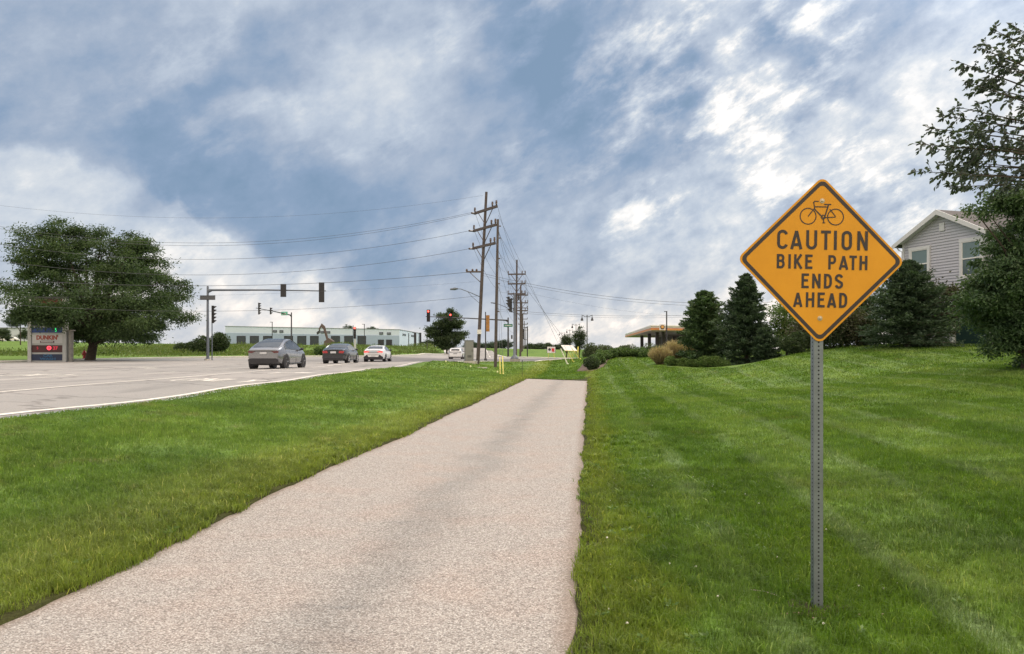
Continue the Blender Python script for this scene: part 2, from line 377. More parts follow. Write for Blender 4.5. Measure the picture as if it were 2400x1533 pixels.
# ------------------------------------------------------------------ terrain heights
def pz(px, py, Y): return ((px-1200)/F*Y, Y, EYE-(py-HZ)/F*Y)
CP = []
for Y in (-12, 0, 6, 14, 22, 30, 38, 43):
    CP += [(.1*Y-3.4, Y, 0.0), (.1*Y-.1, Y, 0.0)]
for Y in (-12, 2, 12, 22, 32, 42, 52): CP += [(-7.7, Y, .55), (-16, Y, .56), (-28, Y, .56), (-41, Y, .56)]
CP += [(-4.9, 63.5, .54), (-12, 63, .56), (-28, 63, .57), (-41.7, 63, .56), (-41.7, 72, .61), (-39.7, 80, .67), (-33.8, 86, .72), (-26, 95, .74),
       (-20, 82, .60), (-12, 78, .58), (-8, 85, .56), (-3, 80, .55), (-14.8, 112, .72), (-12.4, 150, .80), (-7.5, 105, .33), (-4, 100, .38), (-4, 125, .35), (-7, 150, .5)]
CP += [pz(1200, 841, 90), pz(1300, 841, 88), pz(1360, 841, 88), pz(1450, 838, 92), pz(1250, 838, 115), (8, 98, .28), (22, 99, .28), (45, 100, .3), (60, 100, .4)]
CP += [pz(1180, 833, 150), pz(1250, 826, 200), pz(1150, 823, 400), pz(1300, 822, 400), pz(1050, 826, 200), pz(1190, 838, 128)]
CP += [pz(0, 837, 85), pz(0, 818, 140), pz(0, 799, 250), pz(-300, 800, 250), pz(300, 836, 100), pz(300, 812, 190), pz(500, 834, 100), pz(500, 812, 170),
       pz(800, 832, 118), pz(800, 814, 155), pz(800, 809, 215), pz(980, 829, 125), pz(980, 815, 165), pz(980, 811, 230), pz(600, 809, 230), pz(1040, 818, 190)]
CP += [pz(1240, 884, 46), pz(1224, 885, 45), pz(1300, 871, 55), pz(1300, 856, 75), pz(1118, 858, 60), pz(1161, 862, 57), pz(1100, 853, 58), pz(1175, 877, 49), pz(1205, 853, 80),
       pz(1385, 867, 52), pz(1420, 855, 56), pz(1400, 838, 66), pz(1470, 835, 62), pz(1530, 838, 56), pz(1430, 871, 46), pz(1500, 866, 43), pz(1565, 855, 47), pz(1645, 858, 46), pz(1750, 856, 43),
       pz(1830, 837, 42), pz(2000, 816, 40), pz(2150, 809, 39), pz(2300, 808, 39), (23, 45, 1.9), (30, 36, 1.95), (26, 55, 1.85), (40, 45, 2.0), (17, 52, 1.5), (12, 58, .9), (20, 75, .2), (20, 90, .1), (45, 120, .1),
       pz(2360, 862, 25), pz(2400, 1000, 13), pz(1915, 1437, 4.9), pz(1900, 905, 28), (2.5, 0, -.05), (6, 0, .05), (6, 6, .08), (12, 0, .3), (20, 10, .9), (30, 20, 1.7), (5.5, 22, .10), (3.4, 12, .02), (6.5, 34, .16), (11, 22, .52)]
CP += [(-3000, 3000, 6), (0, 3000, 2), (3000, 3000, 3), (-3000, 0, 2), (3000, 0, 4), (-600, 600, 5.5), (600, 600, 1.5), (0, 700, 1.0), (0, -300, .3), (-300, 0, .8), (300, 0, 2)]
CP = np.array(CP); _c = 3.0
_n = len(CP)
_d = np.sqrt(((CP[:, None, :2]-CP[None, :, :2])**2).sum(-1)+_c*_c)
_A = np.zeros((_n+1, _n+1)); _A[:_n, :_n] = -_d+np.eye(_n)*-.0; _A[_n, :_n] = 1; _A[:_n, _n] = 1
_W = np.linalg.lstsq(_A, np.concatenate([CP[:, 2], [0]]), rcond=None)[0]
def H(x, y):
    x = np.atleast_1d(np.asarray(x, float)); y = np.atleast_1d(np.asarray(y, float)); o = np.empty(x.shape)
    xf, yf = x.ravel(), y.ravel(); of = np.empty(len(xf))
    for i in range(0, len(xf), 20000):
        d = np.sqrt((xf[i:i+20000, None]-CP[None, :, 0])**2+(yf[i:i+20000, None]-CP[None, :, 1])**2+_c*_c)
        of[i:i+20000] = -d@_W[:_n]+_W[_n]
    return of.reshape(x.shape)
def h1(x, y): return float(H(x, y)[0])
def hit(px, py, Y0=3.5, Y1=700):
    Ys = np.concatenate([np.arange(Y0, 160, .1), np.arange(160, Y1, 1.)])
    xs = (px-1200)/F*Ys; zs = EYE-(py-HZ)/F*Ys
    d = zs-H(xs, Ys); k = np.where(d <= 0)[0]
    i = k[0] if len(k) else len(Ys)-1
    return Vector((xs[i], Ys[i], float(H(xs[i], Ys[i])[0])))
def on(px, Y): x = (px-1200)/F*Y; return Vector((x, Y, h1(x, Y)))
def zat(py, Y): return EYE-(py-HZ)/F*Y
def vn(x, y, s, seed=0):
    """smooth value noise 0..1"""
    x = np.asarray(x)*s+seed*17.3; y = np.asarray(y)*s+seed*9.1
    xi = np.floor(x).astype(int); yi = np.floor(y).astype(int); fx = x-xi; fy = y-yi
    def hsh(a, b):
        q = np.sin(a*127.1+b*311.7+seed*74.7)*43758.5453; return q-np.floor(q)
    fx = fx*fx*(3-2*fx); fy = fy*fy*(3-2*fy)
    return (hsh(xi, yi)*(1-fx)+hsh(xi+1, yi)*fx)*(1-fy)+(hsh(xi, yi+1)*(1-fx)+hsh(xi+1, yi+1)*fx)*fy

# ------------------------------------------------------------------ outlines on the ground
def dens(pts, step, closed=True):
    o = []; n = len(pts)
    for i in range(n if closed else n-1):
        a = np.array(pts[i], float); b = np.array(pts[(i+1) % n], float); s = step(a) if callable(step) else step
        k = max(1, int(np.linalg.norm(b-a)/s))
        for j in range(k): o.append(tuple(a+(b-a)*j/k))
    if not closed: o.append(tuple(pts[-1]))
    return o
def pL(Y): return .1004*Y-3.41+.06*(vn(Y, 0, .35, 3)-.5)+.05*(vn(Y, 0, 1.4, 4)-.5)+.035*(vn(Y, 0, 5.0, 5)-.5)+.02*(vn(Y, 0, 11.0, 15)-.5)
def pR(Y): return .1004*Y-.10+.06*(vn(Y, 0, .35, 6)-.5)+.06*(vn(Y, 0, 1.2, 7)-.5)+.035*(vn(Y, 0, 5.0, 8)-.5)+.02*(vn(Y, 0, 11.0, 18)-.5)+.03*np.exp(-(np.asarray(Y)-4)**2/6)
Ysamp = np.concatenate([np.arange(-8, 3, .5), np.arange(3, 14, .12), np.arange(14, 39.6, .3)])
YsL = np.concatenate([Ysamp, np.arange(39.6, 42.6, .3)])
path_poly = [(float(pR(Y)), float(Y)) for Y in Ysamp]+[(.1004*39.7-.10, 39.7), (.1004*42.7-3.41, 42.7)]+[(float(pL(Y)), float(Y)) for Y in YsL[::-1]]
roadR = [(-7.9, -40), (-7.8, 12), (-7.6, 19), (-7.7, 32), (-7.4, 50), (-6.5, 57), (-4.9, 63.5), (-2.6, 71), (0, 79), (3, 84.5), (8, 87.5), (14, 88.5), (60, 91), (300, 100)]
roadFar = [(300, 124), (60, 112), (14, 109), (7, 110), (2, 114), (-.8, 122), (-2, 135), (-3, 150), (-6, 200), (-17, 400), (-60, 1500)]
roadL = [(-110, 1500), (-34, 400), (-18, 200), (-12.6, 150), (-14.2, 118), (-16.5, 110.5), (-26, 97), (-30, 91.5), (-33.8, 87.5), (-38, 82), (-40.8, 76), (-41.9, 68), (-42, 60), (-42, -40)]
stp = lambda a: 1.5 if a[1] < 160 else 25
road_poly = dens(roadR+roadFar+roadL, stp)
def offset(pl, d):
    o = []
    for i in range(len(pl)):
        a = Vector(pl[max(i-1, 0)]); b = Vector(pl[min(i+1, len(pl)-1)]); t = (b-a).normalized(); o.append((pl[i][0]-t.y*d, pl[i][1]+t.x*d))
    return o
kL = [p for p in roadL if p[1] < 205][::-1]      # from near to far, left side
walk_in = offset([p for p in kL if 40 < p[1] < 95 and p[0] < -27], 2.2); walk_out = offset([p for p in kL if 40 < p[1] < 95 and p[0] < -27], 3.9)
walk_poly = dens(walk_in+walk_out[::-1], 1.5)
def hitxy(px, py): v = hit(px, py); return (v.x, v.y)
bed_poly = dens([hitxy(*p) for p in [(1352, 872), (1382, 874), (1412, 862), (1424, 846), (1440, 838), (1530, 834)]]+[(14, 64), (9.6, 68), (7.2, 66), (5.6, 60), (4.6, 54.5)], .7)
bed2 = dens([hitxy(*p) for p in [(1515, 858), (1600, 864), (1720, 863), (1800, 846), (1850, 834)]]+[(16.5, 45), (13.5, 50), (10.5, 52), (8.6, 49.5)], .7)

def inpoly(x, y, poly):
    p = np.array(poly); x = np.asarray(x); y = np.asarray(y); c = np.zeros(x.shape, bool)
    x0, y0 = p[:, 0], p[:, 1]; x1, y1 = np.roll(x0, -1), np.roll(y0, -1)
    for a, b, d, e in zip(x0, y0, x1, y1):
        if b == e: continue
        m = ((b > y) != (e > y)) & (x < (d-a)*(y-b)/(e-b)+a); c ^= m
    return c

pts = []; edges = []
def addloop(pl):
    b = len(pts); pts.extend(pl); n = len(pl); edges.extend((b+i, b+(i+1) % n) for i in range(n))
for pl in (path_poly, road_poly, walk_poly, bed_poly, bed2): addloop(pl)
gx = []
for Y in np.arange(-12, 60, 1.0):
    for X in np.arange(-48, 42, 1.0): gx.append((X, Y))
for Y in np.arange(60, 170, 2.5):
    for X in np.arange(-130, 130, 3.5): gx.append((X, Y))
for Y in list(np.arange(170, 420, 14))+[480, 600, 800, 1100, 1500, 2200, 3000, 4200]:
    for X in np.linspace(-1.0, 1.0, 40)*max(300, Y*1.1): gx.append((X, Y))
for Y in (-12, 0, 20, 60, 110, 160):
    for X in (-2500, -900, -300, -180, 180, 300, 900, 2500): gx.append((X, Y))
for X in np.linspace(-2500, 2500, 9): gx.append((X, -60))
gx = np.array(gx)+R.uniform(-.2, .2, (len(gx), 2))
bp = np.array(pts)
keep = np.ones(len(gx), bool)
near = gx[:, 1] < 60
for i in range(0, len(gx), 2000):
    d = ((gx[i:i+2000, None]-bp[None])**2).sum(-1).min(1)
    keep[i:i+2000] = d > np.where(near[i:i+2000], .1, .8)
pts += [tuple(p) for p in gx[keep]]
cv, ce, cf, _, _, _ = delaunay_2d_cdt([Vector(p) for p in pts], edges, [], 0, 1e-5)
CV = np.array([tuple(v) for v in cv]); CF = np.array([tuple(f) for f in cf if len(f) == 3])
cen = CV[CF].mean(1)
cls = np.zeros(len(CF), int)
cls[inpoly(cen[:, 0], cen[:, 1], bed_poly)] = 4
cls[inpoly(cen[:, 0], cen[:, 1], walk_poly)] = 3
cls[inpoly(cen[:, 0], cen[:, 1], road_poly)] = 2
cls[inpoly(cen[:, 0], cen[:, 1], path_poly)] = 1
def sheet(name, k, m, dz, skirt=0):
    f = CF[cls == k]; used, inv = np.unique(f, return_inverse=True); f = inv.reshape(-1, 3)
    dzz = dz(CV[used][:, 0], CV[used][:, 1]) if callable(dz) else dz
    V = np.column_stack([CV[used], H(CV[used][:, 0], CV[used][:, 1])+dzz])
    loops = f.ravel(); counts = np.full(len(f), 3)
    if skirt:
        e = np.concatenate([f[:, [0, 1]], f[:, [1, 2]], f[:, [2, 0]]]); key = np.sort(e, 1); u, ix, ct = np.unique(key, axis=0, return_index=True, return_counts=True)
        be = e[ix[ct == 1]]; n0 = len(V); low = V.copy(); low[:, 2] -= skirt; V = np.concatenate([V, low])
        q = np.column_stack([be[:, 1], be[:, 0], be[:, 0]+n0, be[:, 1]+n0])
        loops = np.concatenate([loops, q.ravel()]); counts = np.concatenate([counts, np.full(len(q), 4)])
    o = np_obj(name, V, loops, counts, m, smooth=not skirt); o['kind'] = 'structure'; return o
LAWN = lawn_material()
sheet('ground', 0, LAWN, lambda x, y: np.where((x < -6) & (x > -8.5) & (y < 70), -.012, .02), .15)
sheet('bike_path', 1, path_material(), 0.0)
ROAD = road_material()
sheet('road', 2, ROAD, 0.0)
CONC = mat('concrete', (.55, .53, .48), .85, var=.25, vscale=2, bump=.3)
sheet('sidewalk', 3, CONC, .03, .1)
sheet('mulch_bed', 4, mat('mulch', (.16, .115, .085), .95, var=.55, vscale=9, bump=1, bscale=40), .03, .1)

# kerbs
def kerb(pl, side, h=.13, wd=.45):
    pl = dens(pl, 1.2, closed=False); a = offset(pl, side*.02); b = offset(pl, side*wd); m = MB(); n = len(pl)
    for i in range(n):
        z0 = h1(*a[i]); z1 = h1(*b[i])
        m.v += [(a[i][0], a[i][1], z0-.2), (a[i][0], a[i][1], z0+h-.02), (a[i][0]+(b[i][0]-a[i][0])*.08, a[i][1]+(b[i][1]-a[i][1])*.08, z0+h), (b[i][0], b[i][1], z0+h), (b[i][0], b[i][1], z1-.2)]
    for i in range(n-1):
        for k in range(4): m.f.append((i*5+k, i*5+k+1, (i+1)*5+k+1, (i+1)*5+k))
    o = obj('kerb', m, mat('kerb_concrete', (.66, .65, .60), .8, var=.15, vscale=2)); o['kind'] = 'structure'
kerb([p for p in kL if p[1] >= -40], 1)
kerb([p for p in roadR if p[1] > 60 and p[0] < 70], -1)
kerb([p for p in roadFar if p[1] < 160 and p[0] < 70], -1)

# painted markings
def marks(m, poly, dz=.006):
    b = len(m.v); m.v += [(p[0], p[1], h1(*p)+dz) for p in poly]; m.f.append(tuple(range(b, b+len(poly))))
def linemark(m, pl, wd=.12, dz=.006):
    pl = dens(pl, 1.0, closed=False); a = offset(pl, wd/2); b = offset(pl, -wd/2); n = len(pl); k = len(m.v)
    for p in a+b: m.v.append((p[0], p[1], h1(*p)+dz))
    m.f += [(k+i, k+i+1, k+n+i+1, k+n+i) for i in range(n-1)]
STROKES = {
 'O': [[(.5, 0), (.18, .08), (.04, .25), (.04, .75), (.18, .92), (.5, 1), (.82, .92), (.96, .75), (.96, .25), (.82, .08), (.5, 0)]],
 'N': [[(.05, 0), (.05, 1)], [(.05, 1), (.95, 0)], [(.95, 0), (.95, 1)]],
 'L': [[(.05, 1), (.05, 0)], [(.05, .03), (.95, .03)]],
 'Y': [[(.05, 1), (.5, .45)], [(.95, 1), (.5, .45)], [(.5, .45), (.5, 0)]]}
paint = mat('road_paint', (.80, .785, .73), .7, var=.25, vscale=5)
mk = MB()
linemark(mk, [(-8.12, -10), (-8.08, 12), (-7.88, 19), (-7.98, 32), (-7.7, 50), (-6.8, 57), (-5.2, 63.5)], .14)
linemark(mk, [(-11.95, -10), (-11.9, 18), (-11.9, 30), (-11.9, 62)], .17)
linemark(mk, [(-17.6, 10), (-17.7, 31.5)], .17)
for k in range(5): linemark(mk, [(-15.7, 33+k*9), (-15.7, 36+k*9)], .11)
linemark(mk, [(-22.6, 5), (-22.8, 62)], .13)
def word_only(cx, y0):
    for i, ch in enumerate('ONLY'):
        for s in STROKES[ch]:
            linemark(mk, [(cx-1.35+i*.70+.52*p[0], y0+2.45*p[1]-.12*i) for p in s], .15, .0065+i*.0003)
word_only(-9.6, 24.5); word_only(-19.6, 31.3)
for cx, cy, s in ((-9.7, 33.2, 1), (-20.9, 44.2, -1)):
    marks(mk, [(cx-.5*s, cy-1.0), (cx-.3*s, cy-1.0), (cx-.3*s, cy+.35), (cx+.3*s, cy+.55), (cx+.3*s, cy+.15), (cx+1.2*s, cy+.75), (cx+.3*s, cy+1.5), (cx+.3*s, cy+1.0), (cx-.5*s, cy+.65)][::s])
linemark(mk, [(-3.6, 128), (-4.3, 145), (-7, 200)], .15); linemark(mk, [(-7.6, 126), (-8.5, 150), (-12, 200)], .15)
tag(obj('lane_markings', mk, paint), kind='structure')

# ------------------------------------------------------------------ grass
BLADE = blade_material()
def make_grass():
    VV = []; LL = []; CC = []; RR = []; off = 0
    bins = [(3.4, 6, 8500, .060, .0062, 1), (6, 10, 4800, .058, .0085, 1), (10, 17, 2100, .055, .013, 0), (17, 28, 800, .055, .024, 0), (28, 50, 230, .06, .045, 0), (50, 84, 60, .075, .10, 0)]
    for Y0, Y1, den, hh, ww, fine in bins:
        xm = .70*Y1+1.0; n = int(den*(Y1-Y0)*2*xm)
        Y = R.uniform(Y0, Y1, n); X = R.uniform(-xm, xm, n)
        k = (np.abs(X) < .70*Y+1) & (X > -7.72) & ~((X > pL(Y)+.06-.15*vn(Y, X, 3, 51)+R.normal(0, .016, n)) & (X < pR(Y)-.045+.12*vn(Y, X, 3, 52)+R.normal(0, .016, n)) & (Y < 42.4))
        if Y0 >= 50: k &= ~inpoly(X, Y, road_poly) & ~inpoly(X, Y, bed_poly) & (X > -6)
        k &= ~inpoly(X, Y, bed2) if Y1 > 40 else True
        cl = vn(X, Y, 1.1, 21)*.5+vn(X, Y, 4.5, 22)*.5
        k &= R.random(n) < .25+1.0*cl
        X = X[k]; Y = Y[k]; cl = cl[k]; n = len(X)
        Z = H(X, Y)+.015
        de = np.minimum(np.abs(X-pL(Y)), np.abs(X-pR(Y)))
        tall = np.where(de < .10, .8, 1.0)*np.where(X < -6.6, .40, 1.0)*np.where((X < pL(Y)) & (de < 1.2), 1.15, 1.0)
        h = hh*tall*(.30+1.05*cl+R.gamma(2, .16, n)); yaw = R.uniform(0, 2*PI, n); lean = R.gamma(2.2, .28, n)
        lx = np.cos(yaw)*lean*h; ly = np.sin(yaw)*lean*h
        wa = R.uniform(0, 2*PI, n); wx = np.cos(wa)*ww*.5*R.uniform(.6, 1.3, n); wy = np.sin(wa)*ww*.5
        rn = np.clip(R.random(n)*.55+.45*vn(X, Y, 7, 31), 0, 1)
        rn = np.where(R.random(n) < .035, .97, rn*.88)
        b = np.column_stack([X, Y, Z])
        if fine:
            p = [b+np.column_stack([-wx, -wy, -.01+0*wx]), b+np.column_stack([wx, wy, -.01+0*wx]),
                 b+np.column_stack([wx*.8+lx*.35, wy*.8+ly*.35, h*.6]), b+np.column_stack([-wx*.8+lx*.35, -wy*.8+ly*.35, h*.6]),
                 b+np.column_stack([lx, ly, h*(1-.25*np.minimum(lean, 1.5))])]
            V = np.stack(p, 1).reshape(-1, 3); i = np.arange(n)*5
            L = np.column_stack([i, i+1, i+2, i+3, i+3, i+2, i+4]).ravel(); C = np.tile([4, 3], n); nv = 5
        else:
            p = [b+np.column_stack([-wx, -wy, -.01+0*wx]), b+np.column_stack([wx, wy, -.01+0*wx]), b+np.column_stack([lx, ly, h*(1-.2*np.minimum(lean, 1.5))])]
            V = np.stack(p, 1).reshape(-1, 3); L = np.arange(3*n); C = np.full(n, 3); nv = 3
        VV.append(V); LL.append(L+off); CC.append(C); RR.append(np.repeat(rn, nv)); off += len(V)
    o = np_obj('grass', np.concatenate(VV), np.concatenate(LL), np.concatenate(CC), BLADE, rnd=np.concatenate(RR))
    tag(o, kind='stuff')
make_grass()
def tall_tufts():
    nt = 260; Y = R.uniform(3.6, 15, nt)**1.0; left = R.random(nt) < .55
    X = np.where(left, pL(Y)-R.gamma(1.6, .35, nt)+.02, pR(Y)+R.gamma(1.6, .45, nt)-.02)
    k_ = np.abs(X) < .7*Y+.5; X, Y = X[k_], Y[k_]; nb = 26
    cx = np.repeat(X, nb)+R.normal(0, .035, len(X)*nb); cy = np.repeat(Y, nb)+R.normal(0, .035, len(X)*nb); n = len(cx)
    h = R.uniform(.05, .115, n); yaw = R.uniform(0, 2*PI, n); le = R.uniform(.2, 1.1, n)*h; wd = .0035+.0004*cy
    b = np.column_stack([cx, cy, H(cx, cy)+.01]); px_, py_ = -np.sin(yaw)*wd, np.cos(yaw)*wd; lx, ly = np.cos(yaw)*le, np.sin(yaw)*le; z0 = 0*cx
    V = np.stack([b+np.column_stack([-px_, -py_, z0]), b+np.column_stack([px_, py_, z0]), b+np.column_stack([px_*.8+lx*.3, py_*.8+ly*.3, h*.65]), b+np.column_stack([-px_*.8+lx*.3, -py_*.8+ly*.3, h*.65]), b+np.column_stack([lx, ly, h*.9])], 1).reshape(-1, 3)
    i = np.arange(n)*5; L = np.column_stack([i, i+1, i+2, i+3, i+3, i+2, i+4]).ravel()
    tag(np_obj('tall_grass', V, L, np.tile([4, 3], n), BLADE, rnd=np.repeat(np.clip(R.random(n)*.5+np.repeat(R.random(len(X)), nb)*.6, 0, .95), 5)), kind='stuff')
tall_tufts()
def broad_weeds():
    nt = 150; Y = R.uniform(3.8, 14, nt); left = R.random(nt) < .35
    X = np.where(left, pL(Y)-R.gamma(1.5, .5, nt)-.05, pR(Y)+R.gamma(1.5, .8, nt)+.05); nb = 12; n = nt*nb
    a = R.uniform(0, 2*PI, n); d = np.column_stack([np.cos(a), np.sin(a), R.uniform(.1, .6, n)]); C = np.column_stack([np.repeat(X, nb), np.repeat(Y, nb), np.repeat(H(X, Y)+.045, nb)])+d*R.uniform(.015, .05, n)[:, None]
    V, lo, ct, rn = leaf_quads(C, R.uniform(.03, .055, n), .020, d, .15)
    tag(np_obj('lawn_weeds', V, lo, ct, leafmat('weed_broad', (.07, .13, .035), (.15, .24, .07), .3), rnd=rn), kind='stuff')
broad_weeds()
# little things in the lawn
cl = MB()
for i in range(26):
    Y = R.uniform(4.5, 10); X = float(pR(Y))+R.uniform(.15, 2.2); z0 = h1(X, Y)+.05
    cl.lathe([(.001, -.006), (.008, -.002), (.009, .003), (.004, .008)], 6, (X, Y, z0))
tag(obj('clover_blossoms', cl, mat('blossom', (.8, .78, .72), .8)), kind='stuff')

#PART2
# ------------------------------------------------------------------ plants
BARK = mat('bark', (.075, .058, .045), .95, var=.5, vscale=6, bump=.8, bscale=18)
def build_tree(name, label, loc, lobes, nclump, nleaf, lsz, lm, trunk_h, trunk_r, sig=.45, seed=1, group=None, aspect=.5, cat='tree', limbs=22, gapf=0., trunk_top=None, shell=(.55, 1.0), lean=(0, 0)):
    """lobes: (dx, dy, z, rx, ry, rz) ellipsoids; leaf clumps gather towards their surface"""
    rg = np.random.default_rng(seed)
    t = thing(name, label, cat, loc, 0, group)
    vol = np.array([l[3]*l[4]*l[5] for l in lobes])**.7; vol /= vol.sum()
    C = []
    L = np.array(lobes)
    while len(C) < nclump:
        l = L[rg.choice(len(L), p=vol)]
        d = rg.normal(size=3); d /= np.linalg.norm(d); r = rg.uniform(*shell)**.8*(1+.10*rg.normal())
        C.append(l[:3]+d*l[3:]*r)
    C = np.array(C)
    if gapf: C = C[vn(C[:, 0]*1.1, C[:, 2]*1.1, 1/(sig*2.2), seed) > gapf]
    n = nleaf; idx = rg.integers(0, len(C), n)
    cs = rg.uniform(.6, 1.3, len(C))
    off = rg.normal(size=(n, 3))*np.array([sig, sig, sig*.55])*cs[idx][:, None]
    Pp = C[idx]+off
    dirs = off/(np.linalg.norm(off, axis=1)[:, None]+1e-6)+np.array([0, 0, -.3])
    V, lo, ct, rn = leaf_quads(Pp, lsz*rg.uniform(.6, 1.4, n), lsz*aspect*rg.uniform(.7, 1.3, n), dirs, .7, rg)
    cr = rg.random(len(C)); rn = np.clip(rn*.6+np.repeat(cr[idx], 4)*.4, 0, 1)
    np_obj('crown', V, lo, ct, lm, t, rnd=rn)
    m = MB(); top = Vector(trunk_top) if trunk_top else Vector((lean[0], lean[1], trunk_h))
    mid = top*.5+Vector((rg.normal()*.06*trunk_h, 0, 0))
    m.tube([(0, 0, -.2), (0, 0, .15), mid, top], [trunk_r*1.5, trunk_r*1.1, trunk_r*.9, trunk_r*.75], 10)
    for c in C[rg.permutation(len(C))[:limbs]]:
        c = Vector(c); s = top*.9 if c.z > top.z else Vector((0, 0, max(.3, c.z*.6)))
        md = s.lerp(c, .5)+Vector((rg.normal()*.1, rg.normal()*.1, .08*(c-s).length))
        m.tube([s, s.lerp(md, .5)+Vector((0, 0, .05)), md, c], [trunk_r*.55, trunk_r*.38, trunk_r*.25, trunk_r*.06], 5)
    obj('trunk', m, BARK, t, 60); return t

def build_conifer(name, label, loc, h, r, lm, nb=320, npb=70, seed=1, z0=.1, group=None, power=.8, lsz=.16, droop=.15, cat='tree', lop=0, jag=.25, wid=.32):
    rg = np.random.default_rng(seed); t = thing(name, label, cat, loc, 0, group)
    f = np.sort(rg.random(nb)**.85); az = rg.uniform(0, 2*PI, nb)+np.arange(nb)*2.4
    z = z0+f*(h-z0)*.97
    rr = r*np.minimum(1, (1-f)**power*1.02+.015)*(1-.30*np.exp(-f/.06))*(1+rg.normal(0, jag*.5, nb)); rr = np.clip(rr, .05, None)*(1+.16*np.sin(az*3+z*2.1)*(1-f))
    rr *= 1+lop*np.cos(az)
    up = rg.uniform(.0, .35, nb)+.5*f
    tip = np.column_stack([np.cos(az)*rr, np.sin(az)*rr, z+rr*(up-droop)])
    base = np.column_stack([0*z, 0*z, z])
    k = np.repeat(np.arange(nb), npb); s = rg.random(len(k))**.6
    P = base[k]+(tip-base)[k]*s[:, None]
    bl = rr[k]*.11*(1.25-s)+.035
    P = P+rg.normal(size=P.shape)*np.column_stack([bl, bl, bl*.5])
    d = (tip-base)[k]; d /= np.linalg.norm(d, axis=1)[:, None]+1e-6
    V, lo, ct, rn = leaf_quads(P, lsz*rg.uniform(.6, 1.4, len(k)), lsz*wid, d, .55, rg)
    cr = rg.random(nb); rn = np.clip(rn*.5+np.repeat(cr[k], 4)*.5, 0, 1)
    np_obj('crown', V, lo, ct, lm, t, rnd=rn)
    m = MB(); m.tube([(0, 0, -.2), (0, 0, h*.5), (0, 0, h*.97)], [r*.07+.03, r*.045+.02, .012], 8)
    for i in range(0, nb, 3): m.tube([base[i], base[i]*.5+tip[i]*.5+np.array([0, 0, -.02]), tip[i]*.9+base[i]*.1], [.02+.012*r, .012+.005*r, .004], 4)
    obj('trunk', m, BARK, t, 60); return t

def build_shrub(name, label, loc, rx, ry, rz, lm, n=9000, lsz=.07, seed=1, group=None, cat='shrub', lumps=14, aspect=.55, zc=.85):
    rg = np.random.default_rng(seed); t = thing(name, label, cat, loc, 0, group)
    C = rg.normal(size=(lumps, 3)); C /= np.linalg.norm(C, axis=1)[:, None]; C *= .50; C = np.concatenate([C, [[0, 0, 0]]*3]); lr = rg.uniform(.38, .58, len(C))
    idx = rg.integers(0, len(C), n); d = rg.normal(size=(n, 3)); d /= np.linalg.norm(d, axis=1)[:, None]
    P = C[idx]+d*(lr[idx]*rg.uniform(.75, 1.05, n))[:, None]
    P = P*np.array([rx, ry, rz])+np.array([0, 0, rz*zc]); k = P[:, 2] > -.05; P = P[k]; d = d[k]
    V, lo, ct, rn = leaf_quads(P, lsz*rg.uniform(.6, 1.4, len(P)), lsz*aspect, d, .9, rg)
    np_obj('foliage', V, lo, ct, lm, t, rnd=rn)
    m = MB()
    for i in range(7):
        a = rg.uniform(0, 2*PI); m.tube([(0, 0, -.1), (math.cos(a)*rx*.2, math.sin(a)*ry*.2, rz*.6), (math.cos(a)*rx*.5, math.sin(a)*ry*.5, rz*1.2)], [.03, .02, .008], 5)
    obj('stems', m, BARK, t); return t

G_LOCUST = leafmat('locust_leaves', (.020, .042, .020), (.050, .088, .032), .28, (.09, .135, .05))
G_DARK = leafmat('dark_leaves', (.025, .045, .022), (.060, .092, .040), .28)
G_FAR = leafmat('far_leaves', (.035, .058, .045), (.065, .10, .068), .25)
G_SPRUCE = leafmat('spruce_needles', (.028, .052, .032), (.068, .11, .06), .20)
G_SPRUCE2 = leafmat('spruce_needles_green', (.025, .052, .026), (.062, .11, .045), .2, (.11, .16, .06))
G_SHRUB = leafmat('shrub_leaves', (.045, .09, .028), (.11, .18, .05), .30, (.17, .24, .08))
G_HEDGE = leafmat('hedge_leaves', (.035, .075, .026), (.085, .145, .045), .28, (.13, .19, .07))
G_BROWN = leafmat('bronze_leaves', (.036, .042, .028), (.075, .078, .048), .28, (.08, .11, .05))
G_BIRCH = leafmat('near_leaves', (.035, .050, .050), (.080, .105, .080), .30)

# big locust at the left
p = on(212, 73)
M77 = lambda px, py: ((px-212)/F*73, zat(py, 73)-p.z)
lob = []
for px, py, rx, rz in [(225,670,165,85),(110,590,78,62),(110,690,100,60),(330,680,110,70),(235,580,80,50),(310,600,52,50),(380,700,70,60),(60,650,60,45),(200,740,130,50),(330,750,100,45),(120,745,60,50),(130,560,60,40),(40,700,40,30),(430,660,25,14),(430,745,28,18),(300,775,110,28),(105,733,62,38),(150,712,48,42),(85,712,40,26),(112,735,60,36),(130,725,55,40),(108,728,60,36),(95,740,50,30),(185,760,60,30),(215,782,70,20),(275,790,90,18),(150,788,50,16),(350,788,50,16)]:
    fr = px < 165 and py > 698 and py < 742; dy = -8.6 if fr else R.uniform(-2.5, 2); Yl = 73+dy
    lob.append(((px-1200)/F*Yl-p.x, dy, zat(py, Yl)-p.z, rx/F*Yl, 1.2 if fr else min(rx/F*Yl, 6.5), rz/F*Yl))
build_tree('shade_tree', 'big spreading dark green tree beside the road, behind the red hydrant', p, lob, 400, 150000, .25, G_LOCUST, 3.0, .42, sig=.56, seed=5, aspect=.36, limbs=40, gapf=.22, lean=(.15, 0), shell=(.35, 1.02))

